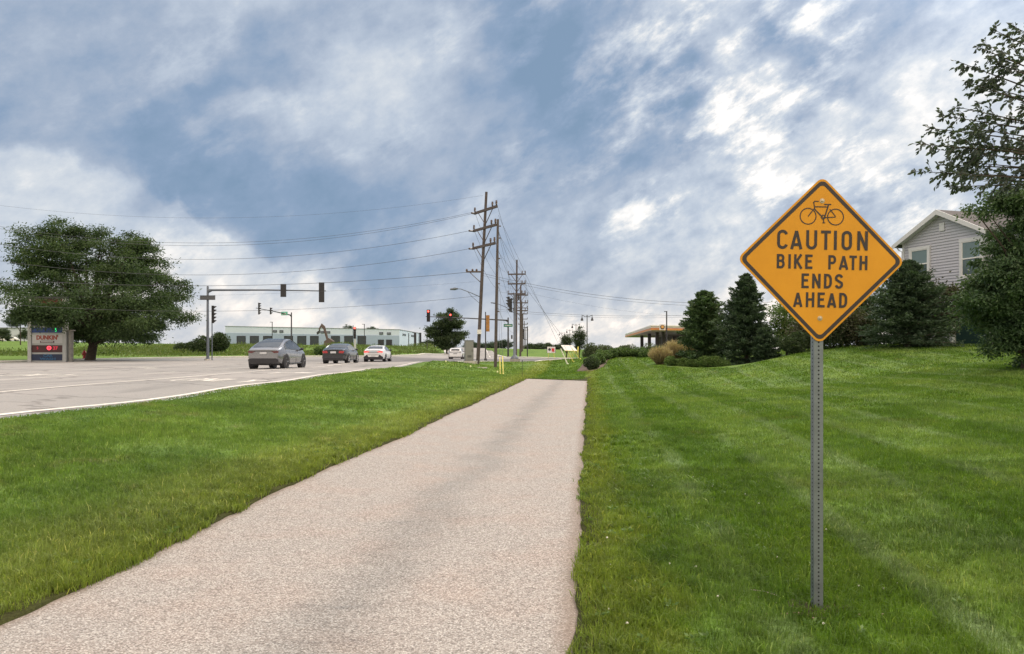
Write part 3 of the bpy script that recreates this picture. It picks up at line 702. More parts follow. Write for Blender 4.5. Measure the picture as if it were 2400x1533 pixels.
# far trees, left
def px_tree(name, label, px, pytop, pybase, wpx, Y, lm, seed, n=9000, group=None, narrow=1, sig=.5, base=None):
    q = on(px, Y); zt = zat(pytop, Y)-q.z; zb = max(0, zat(pybase, Y)-q.z); w_ = wpx/2/F*Y; hh = zt-zb
    lobs = [(0, 0, zb+hh*.5, w_*.85, w_*.7, hh*.46), (-w_*.4, 0, zb+hh*.4, w_*.6, w_*.5, hh*.34), (w_*.4, 0, zb+hh*.45, w_*.58, w_*.5, hh*.36), (w_*.1, 0, zb+hh*.72, w_*.5, w_*.5, hh*.26)]
    s = w_/5
    return build_tree(name, label, q, lobs, 90, n, .30*max(s, .35)*1.2, lm, zb+hh*.35, .18*max(s, .5), sig=sig*max(s, .4)*1.1, seed=seed, group=group, aspect=.6, limbs=16)
px_tree('far_tree', 'grey green round tree far off at the left, behind the price sign', 48, 727, 768, 70, 190, G_FAR, 12)
px_tree('far_tree', 'low dark round tree at the left edge of the photo before the long white building', 6, 768, 797, 42, 230, G_DARK, 13)
px_tree('far_tree', 'low dark round tree just left of the price sign before the long white building', 57, 772, 797, 34, 230, G_DARK, 14)
px_tree('far_tree', 'dark domed tree standing behind the red signals on the right mast arm', 1047, 722, 826, 96, 150, G_DARK, 15, n=30000)
px_tree('far_tree', 'low grey green trees mass between the grey cabinet and the leaning utility pole', 1108, 801, 828, 50, 300, G_FAR, 16)
px_tree('far_tree', 'low far tree seen behind the yellow signal post', 1150, 803, 828, 60, 300, G_FAR, 17)
px_tree('far_tree', 'bushy far tree between the two near utility poles and the street sign pole', 1180, 797, 826, 50, 280, G_FAR, 18)
px_tree('far_tree', 'small treetop showing above the warehouse roof, left clump', 815, 759, 790, 34, 330, G_FAR, 19)
px_tree('far_tree', 'small treetop showing above the warehouse roof, right clump beside the red signal', 875, 763, 790, 40, 330, G_FAR, 20)
px_tree('far_tree', 'low far tree beyond the right end of the warehouse', 1003, 797, 815, 40, 260, G_DARK, 21, n=5000)
for i, (a, b, c, lb) in enumerate([(1245, 806, 44, 'far low tree right of the row of utility poles'), (1275, 804, 50, 'far low tree behind the small white notice board, left one'), (1305, 808, 40, 'far low tree behind the small white notice board, right one')]):
    px_tree('far_tree', lb, a, b, 824, c, 330, G_DARK, 30+i, n=6000)
px_tree('young_tree', 'dark ragged small tree among the street lamps, taller right one', 1357, 764, 822, 34, 118, G_DARK, 40, n=9000)
px_tree('young_tree', 'dark ragged narrow small tree among the street lamps, left one', 1327, 784, 822, 26, 112, G_DARK, 41, n=7000)

# shrubs left of the warehouse and behind the signal pole
for i, (px, py, wpx, Y, lb) in enumerate([(440, 800, 60, 112, 'dark green roadside shrub right of the big tree'), (475, 786, 60, 108, 'tall dark shrub behind the left signal pole'), (515, 780, 50, 110, 'leafy shrub just left of the white warehouse'),
        (250, 818, 60, 110, 'low shrub under the right side of the big tree'), (760, 812, 60, 112, 'weedy green bush behind the dark sedan'), (660, 820, 90, 112, 'weedy bush behind the grey hatchback')]):
    q = on(px, Y); hh = zat(py, Y)-q.z
    build_shrub('roadside_shrub', lb, q, wpx/2/F*Y, 1.6, max(hh/1.75, .4), [G_HEDGE, G_SHRUB][i % 2] if i > 2 else G_DARK, 7000, .22, 50+i, lumps=20)

# rough weeds along the far verge
def weeds():
    n = 60000; X = R.uniform(-75, -11, n); Y = R.uniform(93, 175, n)
    k = ~inpoly(X, Y, offset_road) & (vn(X, Y, .12, 41)*.6+vn(X, Y, .5, 42)*.4 > .42) & (X < -12.5) ; X = X[k]; Y = Y[k]
    hgt = .25+1.1*vn(X, Y, .2, 43)**2; Z = H(X, Y)+R.random(len(X))*hgt
    V, lo, ct, rn = leaf_quads(np.column_stack([X, Y, Z]), .34*R.uniform(.5, 1.4, len(X)), .12, np.tile([0, 0, 1.], (len(X), 1)), .6)
    rn = np.clip(rn*.5+.5*np.repeat(vn(X, Y, .3, 44), 4), 0, 1)
    tag(np_obj('roadside_weeds', V, lo, ct, leafmat('weed_leaves', (.05, .075, .02), (.10, .145, .035), .3, (.20, .21, .09)), rnd=rn), kind='stuff')
offset_road = [(p[0]-1.2 if p[0] < -5 else p[0], p[1]+1.0) for p in road_poly]
weeds()

# right side evergreens and shrubs
def con(label, px, pt, pb, wpx, Y, lm, seed, **k):
    x0 = (px-1200)/F*Y; zb = h1(x0, Y); zt = zat(pt, Y)
    return build_conifer(k.pop('name', 'evergreen_tree'), label, (x0, Y, zb), zt-zb, wpx/2/F*Y, lm, seed=seed, **k)
con('dense dark evergreen beside the tan ornamental grass, the leftmost one', 1648, 680, 855, 122, 46.5, G_SPRUCE2, 61, nb=420, npb=90, power=.62, lsz=.22, jag=.60, lop=.14)
con('tall pointed dark evergreen left of the yellow sign', 1750, 636, 855, 132, 44.5, G_SPRUCE, 62, nb=460, npb=90, power=.80, lsz=.20, jag=.55, lop=-.10)
con('broad pointed dark evergreen in front of the house corner', 2128, 608, 810, 200, 37.5, G_SPRUCE, 63, nb=520, npb=120, power=.80, lsz=.17, jag=.55, lop=.08)
q = on(2405, 23.5)
def m23(px, py): return ((px-2405)/F*23.5, zat(py, 23.5)-q.z)
lob = [(m23(px, py)[0], dy, m23(px, py)[1], rx/F*23.5, rx/F*23.5*.8, rz/F*23.5) for px, py, rx, rz, dy in [(2370, 700, 110, 90, 0), (2420, 560, 90, 80, 0), (2440, 640, 120, 120, .5), (2400, 800, 75, 62, 0), (2352, 640, 60, 34, -.4), (2300, 720, 60, 45, 0), (2440, 780, 110, 90, .4), (2350, 478, 50, 18, -.3), (2410, 468, 55, 32, 0), (2290, 500, 36, 8, -.3)]]
build_tree('evergreen_tree', 'large dark tree at the right edge of the lawn reaching over the house window', q, lob, 330, 90000, .11, G_SPRUCE2, 2.4, .13, sig=.20, seed=64, aspect=.45, limbs=50, gapf=.16, shell=(.4, 1.05), lean=(.2, 0))
con('low dark evergreen bush at the foot of the tall pointed evergreen', 1795, 770, 848, 70, 43, G_SPRUCE, 65, nb=160, npb=60, power=.5, lsz=.18, name='evergreen_bush', cat='bush')

def open_tree(label, px, pt, pb, wpx, Y, lm, seed, n=9000, name='open_tree', lsz=.12, cl=120, gap=.30):
    q = on(px, Y); hh = zat(pt, Y)-q.z; w_ = wpx/2/F*Y
    lobs = [(0, 0, hh*.62, w_, w_*.8, hh*.36), (0, 0, hh*.35, w_*.8, w_*.7, hh*.28)]
    build_tree(name, label, q, lobs, cl, n, lsz, lm, hh*.35, .07, sig=.30, seed=seed, aspect=.6, limbs=40, gapf=gap, shell=(.2, 1.05))
open_tree('thin open leaved tree left of the sign post, sky showing through it', 1845, 690, 830, 110, 45, G_SHRUB, 71, 7000, lsz=.13)
open_tree('sparse tree behind the yellow sign, its right side edged with bright gaps', 2010, 640, 815, 120, 43, G_DARK, 72, 8000, lsz=.14)
open_tree('brownish shrub behind the sign post, left', 1905, 735, 828, 100, 42.5, G_BROWN, 73, 9000, 'bronze_shrub', gap=.1)
open_tree('brownish shrub behind the sign post, right, beside the broad evergreen', 1985, 725, 820, 100, 41.5, G_BROWN, 74, 9000, 'bronze_shrub', gap=.1)
open_tree('purplish thin tree in front of the house wall', 2205, 655, 812, 90, 38, G_BROWN, 75, 5200, lsz=.13, cl=90)

for i, (px, pt, wp, lb) in enumerate([(1862, 778, 90, 'dark rounded shrub just left of the sign post'), (1950, 752, 110, 'dark rounded shrub just right of the sign post'), (2035, 748, 80, 'dark rounded shrub tucked against the broad evergreen')]):
    q = on(px, 41.5); build_shrub('background_shrub', lb, q, wp/2/F*41.5, .9, max(.4, (zat(pt, 41.5)-q.z)/1.75), G_DARK, 8000, .11, 170+i, lumps=20)
# low round shrubs of the bed
for i, (px, Y, wpx, hpx, lb) in enumerate([(1572, 46, 34, 20, 'small round green shrub at the foot of the tan grass, leftmost of the row'), (1598, 45.6, 34, 18, 'small round green shrub second in the row'), (1622, 45.2, 34, 17, 'small round shrub third in the row beside the evergreen'),
        (1662, 43.6, 64, 30, 'wide low green shrub in front of the evergreens'), (1694, 43.4, 40, 18, 'low shrub at the right of the wide one')]):
    q = on(px, Y); build_shrub('low_shrub', lb, q, wpx/2/F*Y*1.1, .5, hpx/F*Y/1.6, G_SHRUB, 5500, .07, 90+i, group='low shrubs in front of the evergreens')
# hedge along the curved bed: separate bushes
hp = [(1385, 866, 36, 30), (1393, 850, 34, 30), (1402, 840, 36, 28), (1414, 832, 40, 26), (1432, 828, 40, 24), (1452, 827, 40, 22), (1474, 826, 42, 22), (1496, 826, 42, 22), (1518, 827, 40, 22)]
hl = ['round near black bush at the tip of the mulch bed', 'bush next after the round black one at the bed tip', 'third bush from the tip of the bed', 'bush where the hedge bends right', 'hedge bush just past the bend', 'hedge bush below the canopy left end', 'hedge bush in the straight run under the canopy', 'hedge bush left of the tan grass neighbour', 'last hedge bush touching the tan grass']
for i, (px, pb, wp, hpx) in enumerate(hp):
    Y = [51.5, 54, 57, 60, 61, 61.5, 61.5, 61, 60][i]; q = on(px, Y)
    build_shrub('hedge_bush', hl[i], q, wp/2/F*Y*1.15, .75, hpx/F*Y/1.75, G_DARK if i == 0 else G_HEDGE, 5200, .10, 110+i, group='bushes of the curved hedge')
for i, (px, pt, wp, lb) in enumerate([(1385, 804, 50, 'pale grey green mounded shrub behind the hedge bend'), (1415, 808, 60, 'grey green shrub behind the hedge, right of the pale mound'), (1470, 806, 60, 'grey green feathery shrub in front of the canopy left part'), (1530, 806, 70, 'grey green shrub in front of the fuel pumps')]):
    Y = 70; q = on(px, Y); build_shrub('backdrop_shrub', lb, q, wp/2/F*Y, 1.0, max(.5, (zat(pt, Y)-q.z)/1.75), leafmat('grey_green_leaves', (.05, .075, .04), (.11, .14, .08), .3), 6500, .12, 130+i)
# ornamental grass
def orn(label, px, Y, wpx, hpx, seed):
    q = on(px, Y); rg = np.random.default_rng(seed); t = thing('ornamental_grass', label, 'grass clump', q, 0, 'clumps of tan ornamental grass')
    n = 5200; w_ = wpx/2/F*Y; h_ = hpx/F*Y
    a = rg.uniform(0, 2*PI, n); r = np.sqrt(rg.random(n)); s = rg.random(n)**.7
    lx = np.cos(a)*r; ly = np.sin(a)*r
    P = np.column_stack([lx*w_*(.25+.75*s), ly*w_*.8*(.25+.75*s), s*h_*(1-.35*r**2)*rg.uniform(.7, 1.1, n)])
    d = np.column_stack([lx*.7, ly*.7, 1.0+0*lx]); 
    V, lo, ct, rn = leaf_quads(P, .34*rg.uniform(.6, 1.3, n), .025, d, .18, rg)
    np_obj('blades', V, lo, ct, leafmat('tan_grass', (.12, .10, .06), (.30, .24, .15), .3, (.45, .37, .25)), t, rnd=np.clip(np.repeat(s, 4)*.8+rn*.2, 0, 1))
orn('tan feathery grass clump at the left of the evergreens, front one', 1548, 47.5, 62, 40, 151)
orn('tan feathery grass clump in the middle of the three', 1580, 48.6, 64, 50, 152)
orn('tan feathery grass clump tucked against the evergreen', 1608, 49, 50, 46, 153)

# near tree reaching in at the top right
def near_tree():
    rg = np.random.default_rng(3); Y0 = 10.2
    base = Vector((8.05, Y0, h1(8.05, Y0)))
    t = thing('leafy_tree', 'tree with large dark leaves reaching into the top right corner', 'tree', base)
    def W(px, py, dy=0): Y = Y0+dy; return Vector(((px-1200)/F*Y, Y, zat(py, Y)))-base
    m = MB(); m.tube([(0, 0, -.2), (.02, 0, 1.5), (-.05, .1, 3.2), (.05, .1, 5.2), (0, 0, 7.2)], [.15, .12, .10, .06, .02], 10)
    tips = [((2140,337),(2560,420)),((2146,402),(2560,470)),((2222,438),(2580,470)),((2178,300),(2570,400)),((2200,270),(2550,380)),((2238,142),(2560,330)),((2262,190),(2560,360)),((2225,330),(2560,430)),
            ((2330,70),(2560,260)),((2290,110),(2560,290)),((2375,62),(2570,230)),((2240,250),(2560,380)),((2300,420),(2600,480)),((2350,440),(2620,490)),((2280,300),(2560,400)),((2300,200),(2560,330)),((2340,150),(2560,300)),((2360,350),(2600,430)),
            ((2190,350),(2560,440)),((2205,385),(2560,450)),((2390,250),(2600,340)),((2270,380),(2580,460)),((2310,340),(2580,420)),((2350,280),(2580,380)),((2390,130),(2600,260)),((2380,400),(2620,460)),((2250,410),(2580,470)),((2410,330),(2650,400)),((2450,200),(2650,300)),((2460,90),(2650,200)),((2500,60),(2700,200)),((2500,300),(2720,360)),((2420,440),(2680,480))]
    C = []; Dr = []
    for (tx, ty), (sx, sy) in tips:
        dy = rg.uniform(-.7, .9); a = W(tx, ty, dy); s = Vector((0, .05, (W(sx, sy).z)))
        mid = s.lerp(a, .55)+Vector((0, 0, .12))
        m.tube([s, s.lerp(mid, .5)+Vector((0, 0, .04)), mid, a], [.030, .020, .011, .003], 5)
        L = (a-mid).length*1.35
        ns = int(8.5*L/ .9)+5
        for j in range(ns):
            u = rg.random()**.75; pnt = mid.lerp(a, u) if u > .25 else s.lerp(mid, .45+u*2.2)
            dm = (a-mid).normalized(); sd_ = Vector(rg.normal(size=3)); sd_ = (sd_-dm*sd_.dot(dm)).normalized()
            tl = (.34*(1-u)+.07)*rg.uniform(.6, 1.3); e = pnt+(dm*.6+sd_*.8).normalized()*tl
            m.tube([pnt, e], [.004, .0015], 3)
            for q_ in range(int(tl/.030)+2):
                f = (q_+.5)/(int(tl/.030)+2); c = pnt.lerp(e, f); side = 1 if q_ % 2 else -1
                ld = ((e-pnt).normalized()*.6+Vector(rg.normal(size=3))*.35+Vector((-.15, 0, -.45)))
                C.append(c+ld.normalized()*.035); Dr.append(ld.normalized())
        for q_ in range(5):
            c = mid.lerp(a, .75+q_*.062); ld = ((a-mid).normalized()+Vector((-.05, 0, -.5)) + Vector(rg.normal(size=3))*.2).normalized(); C.append(c+ld*.03); Dr.append(ld)
    C = np.array(C); Dr = np.array(Dr); n = len(C)
    b = rg.normal(size=(n, 3)); b -= Dr*(Dr*b).sum(1)[:, None]; b /= np.linalg.norm(b, axis=1)[:, None]
    nn = np.cross(Dr, b); L = (.060*rg.uniform(.7, 1.3, n))[:, None]; Wd = L*.29
    out_ = [(-.5, 0), (-.25, .8), (.05, 1), (.35, .6), (.62, 0), (.35, -.6), (.05, -1), (-.25, -.8)]
    V = np.stack([C+Dr*L*u+b*Wd*v+nn*L*.18*abs(v) for u, v in out_], 1).reshape(-1, 3)
    i = np.arange(n)*8
    loops = np.column_stack([i, i+1, i+2, i+3, i+4, i+4, i+5, i+6, i+7, i]).ravel()
    np_obj('crown', V, loops, np.tile([5, 5], n), G_BIRCH, t, rnd=np.repeat(rg.random(n), 8))
    obj('trunk', m, BARK, t, 60)
near_tree()

# ------------------------------------------------------------------ caution sign
def stroke_mesh(m, pl, wd, y, closed=False):
    """flat ribbon in the x-z plane at depth y"""
    P_ = [Vector((p[0], p[1])) for p in pl]; n = len(P_); a = []; b = []
    for i, p_ in enumerate(P_):
        if closed: d0 = (p_-P_[i-1]).normalized(); d1 = (P_[(i+1) % n]-p_).normalized()
        else:
            d0 = (p_-P_[i-1]).normalized() if i else (P_[1]-p_).normalized(); d1 = (P_[i+1]-p_).normalized() if i < n-1 else d0
        t_ = (d0+d1); t_ = t_.normalized() if t_.length > 1e-6 else d0
        nr = Vector((-t_.y, t_.x)); k = wd/2/max(.35, nr.dot(Vector((-d0.y, d0.x))))
        a.append(p_+nr*k); b.append(p_-nr*k)
    vs = [(q[0], y, q[1]) for q in a+b]; fs = [(i, (i+1) % n, n+(i+1) % n, n+i) for i in range(n if closed else n-1)]
    m.add(vs, fs)
def arc(cx, cy, rx, ry, a0, a1, n=12): return [(cx+rx*math.cos(math.radians(a0+(a1-a0)*i/n)), cy+ry*math.sin(math.radians(a0+(a1-a0)*i/n))) for i in range(n+1)]
def glyph(ch, w_, h_, s):
    """centre-line strokes of a highway letter in a box w_ x h_ with stroke s"""
    e = s/2; l, r_, b, t_ = e, w_-e, e, h_-e; rr = min(w_/2-e, h_*.26)
    if ch == 'I': return [[(w_/2, 0), (w_/2, h_)]]
    if ch == 'T': return [[(0, t_), (w_, t_)], [(w_/2, 0), (w_/2, t_)]]
    if ch == 'H': return [[(l, 0), (l, h_)], [(r_, 0), (r_, h_)], [(l, h_*.52), (r_, h_*.52)]]
    if ch == 'E': return [[(l, 0), (l, h_)], [(l, t_), (w_, t_)], [(l, h_*.53), (w_*.88, h_*.53)], [(l, b), (w_, b)]]
    if ch == 'N': return [[(l, 0), (l, h_)], [(r_, 0), (r_, h_)], [(l+s*.1, t_), (r_-s*.1, b)]]
    if ch == 'A': return [[(e*.8, 0), (w_/2, h_-e*.6)], [(w_-e*.8, 0), (w_/2, h_-e*.6)], [(w_*.2, h_*.24), (w_*.8, h_*.24)]]
    if ch == 'K': return [[(l, 0), (l, h_)], [(l, h_*.36), (w_-e, h_)], [(w_*.36, h_*.52), (w_-e*.7, 0)]]
    if ch == 'U': return [[(l, h_)]+arc(w_/2, b+rr, w_/2-e, rr, 180, 360)+[(r_, h_)]]
    if ch == 'O': return [arc(w_/2, t_-rr, w_/2-e, rr, 0, 180)+arc(w_/2, b+rr, w_/2-e, rr, 180, 360)+[(r_, t_-rr)]]
    if ch == 'C': return [arc(w_/2, t_-rr, w_/2-e, rr, 12, 180)+arc(w_/2, b+rr, w_/2-e, rr, 180, 348)]
    if ch == 'D':
        q = h_*.3; return [[(l, 0), (l, h_)], [(l, t_), (w_*.42, t_)]+arc(w_*.42, t_-q, r_-w_*.42, q, 80, 0, 7)+arc(w_*.42, b+q, r_-w_*.42, q, 0, -80, 7)+[(w_*.42, b), (l, b)]]
    if ch == 'P': return [[(l, 0), (l, h_)], [(l, t_), (w_*.55, t_)]+arc(w_*.55, (t_+h_*.46)/2, r_-w_*.55, (t_-h_*.46)/2, 80, -80, 8)+[(w_*.55, h_*.46), (l, h_*.46)]]
    if ch == 'B':
        q1 = (t_-h_*.53)/2; q2 = (h_*.53-b)/2
        return [[(l, 0), (l, h_)], [(l, t_), (w_*.55, t_)]+arc(w_*.55, t_-q1, r_*.95-w_*.55, q1, 80, -80, 8)+[(w_*.55, h_*.53), (l, h_*.53)],
                [(w_*.5, h_*.53)]+arc(w_*.55, b+q2, r_-w_*.55, q2, 80, -80, 8)+[(w_*.55, b), (l, b)]]
    if ch == 'S':
        q = (t_-b)/4; return [arc(w_/2, t_-q, w_/2-e, q, 15, 180, 8)+[(e*1.3, t_-q*1.5)]+[(w_*.5, (t_+b)/2), (w_-e*1.3, b+q*1.5)]+arc(w_/2, b+q, w_/2-e, q, 0, -165, 8)]
    return []
SY = 4.9; sbx = (1914.5-1200)/F*SY
sbase = Vector((sbx, SY, h1(sbx, SY)))
sign = thing('warning_sign', 'yellow diamond caution sign reading CAUTION BIKE PATH ENDS AHEAD on a perforated steel post', 'sign', sbase)
GALV = mat('galvanised_steel', (.24, .275, .295), .5, .6, var=.3, vscale=8, bump=.15, bscale=120)
def perforated_post(Hh):
    m = MB(); pw = .057; n = int(Hh/.0254); c = .0254; rh = .0062
    for sidx in range(4):
        rot = Matrix.Rotation(sidx*PI/2, 3, 'Z')
        for i in range(n):
            zc_ = (i+.5)*c-.05; o8 = []; r8 = []
            for k in range(8):
                a = PI/8+k*PI/4; r8.append((rh*math.cos(a), zc_+rh*math.sin(a)))
            sq = [(pw/2, zc_+c/4), (c/4, zc_+c/2), (-c/4, zc_+c/2), (-pw/2, zc_+c/4), (-pw/2, zc_-c/4), (-c/4, zc_-c/2), (c/4, zc_-c/2), (pw/2, zc_-c/4)]
            vs = [rot @ Vector((q[0], -pw/2, q[1])) for q in sq]+[rot @ Vector((q[0], -pw/2, q[1])) for q in r8]
            corner = [(pw/2, zc_+c/2), (-pw/2, zc_+c/2), (-pw/2, zc_-c/2), (pw/2, zc_-c/2)]
            vs += [rot @ Vector((q[0], -pw/2, q[1])) for q in corner]
            fs = [(k, (k+1) % 8, 8+(k+1) % 8, 8+k) for k in range(8)]+[(16, 1, 0), (17, 3, 2), (18, 5, 4), (19, 7, 6)]
            m.add(vs, fs)
    return m
top_z = zat(470, SY)-sbase.z
pp = obj('post', perforated_post(top_z+.05), GALV, sign)
pi_ = MB(); pi_.box((0, 0, top_z/2), (.049, .049, top_z-.02)); obj('hollow_shade', pi_, mat('post_inside_shade', (.03, .032, .035), .8), pp)  # near-black core: shade inside the hollow post put into colour
scz = zat(611.5, SY)-sbase.z
face = empty('sign_panel', (.012, -.033, scz)); face.parent = sign; face.rotation_euler = (0, math.radians(1.1), 0)
sc = (377/2)/F*SY           # half diagonal, rounded corners
def diamond(hd, rc, n=7):
    s_ = hd+rc*(math.sqrt(2)-1); c0 = s_-rc*math.sqrt(2); o = []
    for k in range(4):
        a = k*90; cx, cy = c0*math.cos(math.radians(a)), c0*math.sin(math.radians(a))
        o += arc(cx, cy, rc, rc, a-45, a+45, n)
    return o
YEL = bpy.data.materials.new('sign_yellow')
YEL.use_nodes = True; _n2 = NT(YEL.node_tree); _b = _n2.n['Principled BSDF']; _b.inputs['Roughness'].default_value = .5; _b.inputs['Specular IOR Level'].default_value = .35
_p = _n2.new('ShaderNodeTexCoord').outputs['Object']
_c1 = _n2.ramp(_n2.noise(_p, 4, 5, .6), [(.3, (.60, .265, .010)), (.7, (.69, .315, .014))])
_c1 = _n2.mix(_n2.m('MULTIPLY', _n2.sm(_n2.noise(_p, 220, 3, .8), .45, .7), .22), _c1, (.55, .23, .012))
_n2.l.new(_c1, _b.inputs['Base Color'])
_bn = _n2.new('ShaderNodeBump'); _bn.inputs['Strength'].default_value = .15; _bn.inputs['Distance'].default_value = .002; _n2.l.new(_n2.noise(_p, 260, 2), _bn.inputs['Height']); _n2.l.new(_bn.outputs[0], _b.inputs['Normal'])
BLK = mat('sign_black', (.035, .026, .024), .5, var=.25, vscale=6)
m = MB(); m.prism(diamond(sc, .045), 0, -.003, 'y')
m.f = [f if len(f) < 6 else f for f in m.f]
pl_ = obj('plate', m, YEL, face)
m = MB(); o_ = diamond(sc-.014, .037); i_ = diamond(sc-.014-.027, .026); k = len(o_)
m.add([(p_[0], -.0042, p_[1]) for p_ in o_]+[(p_[0], -.0042, p_[1]) for p_ in i_], [(a, (a+1) % k, k+(a+1) % k, k+a) for a in range(k)])
obj('border', m, BLK, face)
U = sc*2/1452.0            # metres per crop pixel
def LX(cx): return (cx-767)*U
def LZ(cy): return (737-cy)*U
def text_row(chars, top, bot, s, nm):
    m = MB(); q = 0
    for ch, x0, x1 in chars:
        for st_ in glyph(ch, (x1-x0)*U, (bot-top)*U, s*U):
            stroke_mesh(m, [(LX(x0)+p_[0], LZ(bot)+p_[1]) for p_ in st_], s*U, -.0045-q*.00012); q += 1
    tag(obj('lettering', m, BLK, face), 'the word '+nm)
text_row([('C', 370, 467), ('A', 490, 595), ('U', 630, 728), ('T', 762, 850), ('I', 878, 905), ('O', 947, 1040), ('N', 1087, 1182)], 470, 643, 26, 'CAUTION')
text_row([('B', 370, 442), ('I', 473, 497), ('K', 525, 600), ('E', 625, 690)], 688, 817, 22, 'BIKE')
text_row([('P', 832, 902), ('A', 928, 1010), ('T', 1020, 1087), ('H', 1111, 1182)], 690, 819, 22, 'PATH')
text_row([('E', 595, 661), ('N', 690, 766), ('D', 796, 867), ('S', 893, 968)], 858, 990, 22, 'ENDS')
text_row([('A', 525, 606), ('H', 637, 713), ('E', 742, 806), ('A', 829, 909), ('D', 935, 1007)], 1026, 1160, 22, 'AHEAD')
m = MB(); q = 0
def bs(pl, wd=9, closed=False):
    global q
    stroke_mesh(m, [(LX(a), LZ(b)) for a, b in pl], wd*U, -.0045-q*.00012, closed); q += 1
for cx, cy in ((643, 345), (889, 348)): bs([(cx+71*math.cos(a*PI/18), cy+71*math.sin(a*PI/18)) for a in range(36)], 9, True)
bs([(737, 210), (700, 210), (690, 222), (702, 268), (643, 347)], 9); bs([(700, 259), (820, 259)], 9); bs([(698, 278), (772, 352)], 11)
bs([(824, 240), (790, 355)], 11); bs([(786, 238), (848, 236)], 11); bs([(776, 356), (890, 348)], 8); bs([(836, 278), (890, 345)], 8)
bs([(778+17*math.cos(a*PI/8), 350+17*math.sin(a*PI/8)) for a in range(16)], 9, True); bs([(778, 352), (784, 400)], 9); bs([(772, 402), (796, 400)], 8)
obj('bicycle_symbol', m, BLK, face)
for cy in (205, 1258):
    m = MB(); m.lathe([(.0155, -.0031), (.0155, -.005), (.008, -.0055), (.008, -.011), (.004, -.0125)], 12, (LX(767), 0, LZ(cy)), 'y'); obj('bolt', m, mat('bolt_zinc', (.55, .47, .33), .45, .6, var=.2), face, 40)
# bare soil and litter at the post foot
m = MB(); zz_ = .030; ring = []
for k in range(22):
    a = 2*PI*k/22; rr_ = .13*(1+.35*math.sin(a*3+1)+.2*math.sin(a*7)); ring.append((rr_*1.3*math.cos(a), rr_*math.sin(a), h1(sbase.x+rr_*1.3*math.cos(a), sbase.y+rr_*math.sin(a))-sbase.z+zz_))
m.add([(0, 0, .042)]+ring, [(0, 1+k, 1+(k+1) % 22) for k in range(22)])
o_ = obj('bare_soil', m, mat('soil', (.07, .052, .036), .95, var=.5, vscale=30, bump=1, bscale=90), loc=tuple(sbase)); o_['kind'] = 'structure'
m = MB()
for i in range(60):
    a = R.uniform(0, 2*PI); r_ = R.gamma(2, .05); s_ = R.uniform(.004, .012); m.box((r_*math.cos(a)*1.6, r_*math.sin(a), .035), (s_*2.2, s_, s_*.7), R.uniform(0, 3))
tag(obj('dry_clippings', m, mat('straw', (.30, .24, .15), .9, var=.4), loc=tuple(sbase)), kind='stuff')
m = MB(); m.tube([(-.32, .32, .05), (-.24, .26, .055), (-.16, .2, .04)], [.004, .004, .002], 5); tag(obj('fallen_twig', m, mat('twig', (.35, .32, .26), .9), loc=tuple(sbase)), 'short pale twig lying in the grass left of the sign post', 'twig')
#PART3
# ------------------------------------------------------------------ poles, wires
WOOD = mat('pole_wood', (.105, .088, .085), .9, var=.35, vscale=5, bump=.5, bscale=30)
STEEL = mat('pole_steel', (.15, .175, .21), .55, .5, var=.15, vscale=2)
DARKM = mat('dark_metal', (.06, .06, .065), .5, .5, var=.2)
WIRE = mat('wire', (.07, .075, .085), .6)
INS = mat('insulator', (.10, .07, .06), .3, var=.2)
GUARD = mat('yellow_guard', (.75, .68, .16), .5, var=.15)
WHITE = mat('white_plastic', (.75, .75, .73), .5, var=.08)
GREENS = mat('street_sign_green', (.015, .16, .085), .5, var=.1)

def utility_pole(label, base, top, arms, r=.16, parts=True, group='wooden utility poles'):
    """arms: (height, vector of the half arm)"""
    t = thing('utility_pole', label, 'utility pole', base, 0, group)
    tv = Vector(top)-Vector(base); m = MB(); m.tube([(0, 0, -.3), tv*.5, tv], [r*1.15, r, r*.80], 12); obj('pole', m, WOOD, t, 60)
    tips = []
    for z_, hv in arms:
        hv = Vector(hv); c = tv*(z_/tv.z)
        m = MB(); L = hv.length*2; ang = math.atan2(hv.y, hv.x); m.box(c+Vector((0, -.14, 0)), (L, .13, .19), ang)
        a = obj('crossarm', m, WOOD, t)
        if parts:
            m = MB()
            for s_ in (-1, 1): m.tube([c+hv*s_*.66+Vector((0, -.2, -.05)), c+Vector((0, -.2, -1.15))], .038, 4)
            obj('brace', m, WOOD, a)
        for s_ in (-.96, .62, .96) if parts else (-.96, .96):
            q = c+hv*s_; q = q+Vector((0, -.14, .07))
            m = MB(); m.lathe([(.025, 0), (.035, .06), (.07, .10), (.045, .14), (.07, .18), (.045, .22), (.06, .27), (.02, .30)], 8, tuple(q)); m.v = [(q[0]+(v[0]-q[0])*1.35, q[1]+(v[1]-q[1])*1.35, q[2]+(v[2]-q[2])*1.35) for v in m.v]; obj('insulator', m, INS, a, 60)
        tips.append((Vector(base)+c-hv, Vector(base)+c+hv))
    return t, tips
def wire(label, a, b, sag, r=.016, n=36, name='power_line', group='overhead wires'):
    a = Vector(a); b = Vector(b); P_ = []
    for i in range(n+1):
        f = i/n; p = a.lerp(b, f); p.z -= sag*4*f*(1-f); P_.append(p)
    m = MB(); c0 = P_[0].copy(); m.tube([p-c0 for p in P_], r, 5); o = obj(name, m, WIRE, None, 60); o.location = c0
    return tag(o, label, 'wire', group)

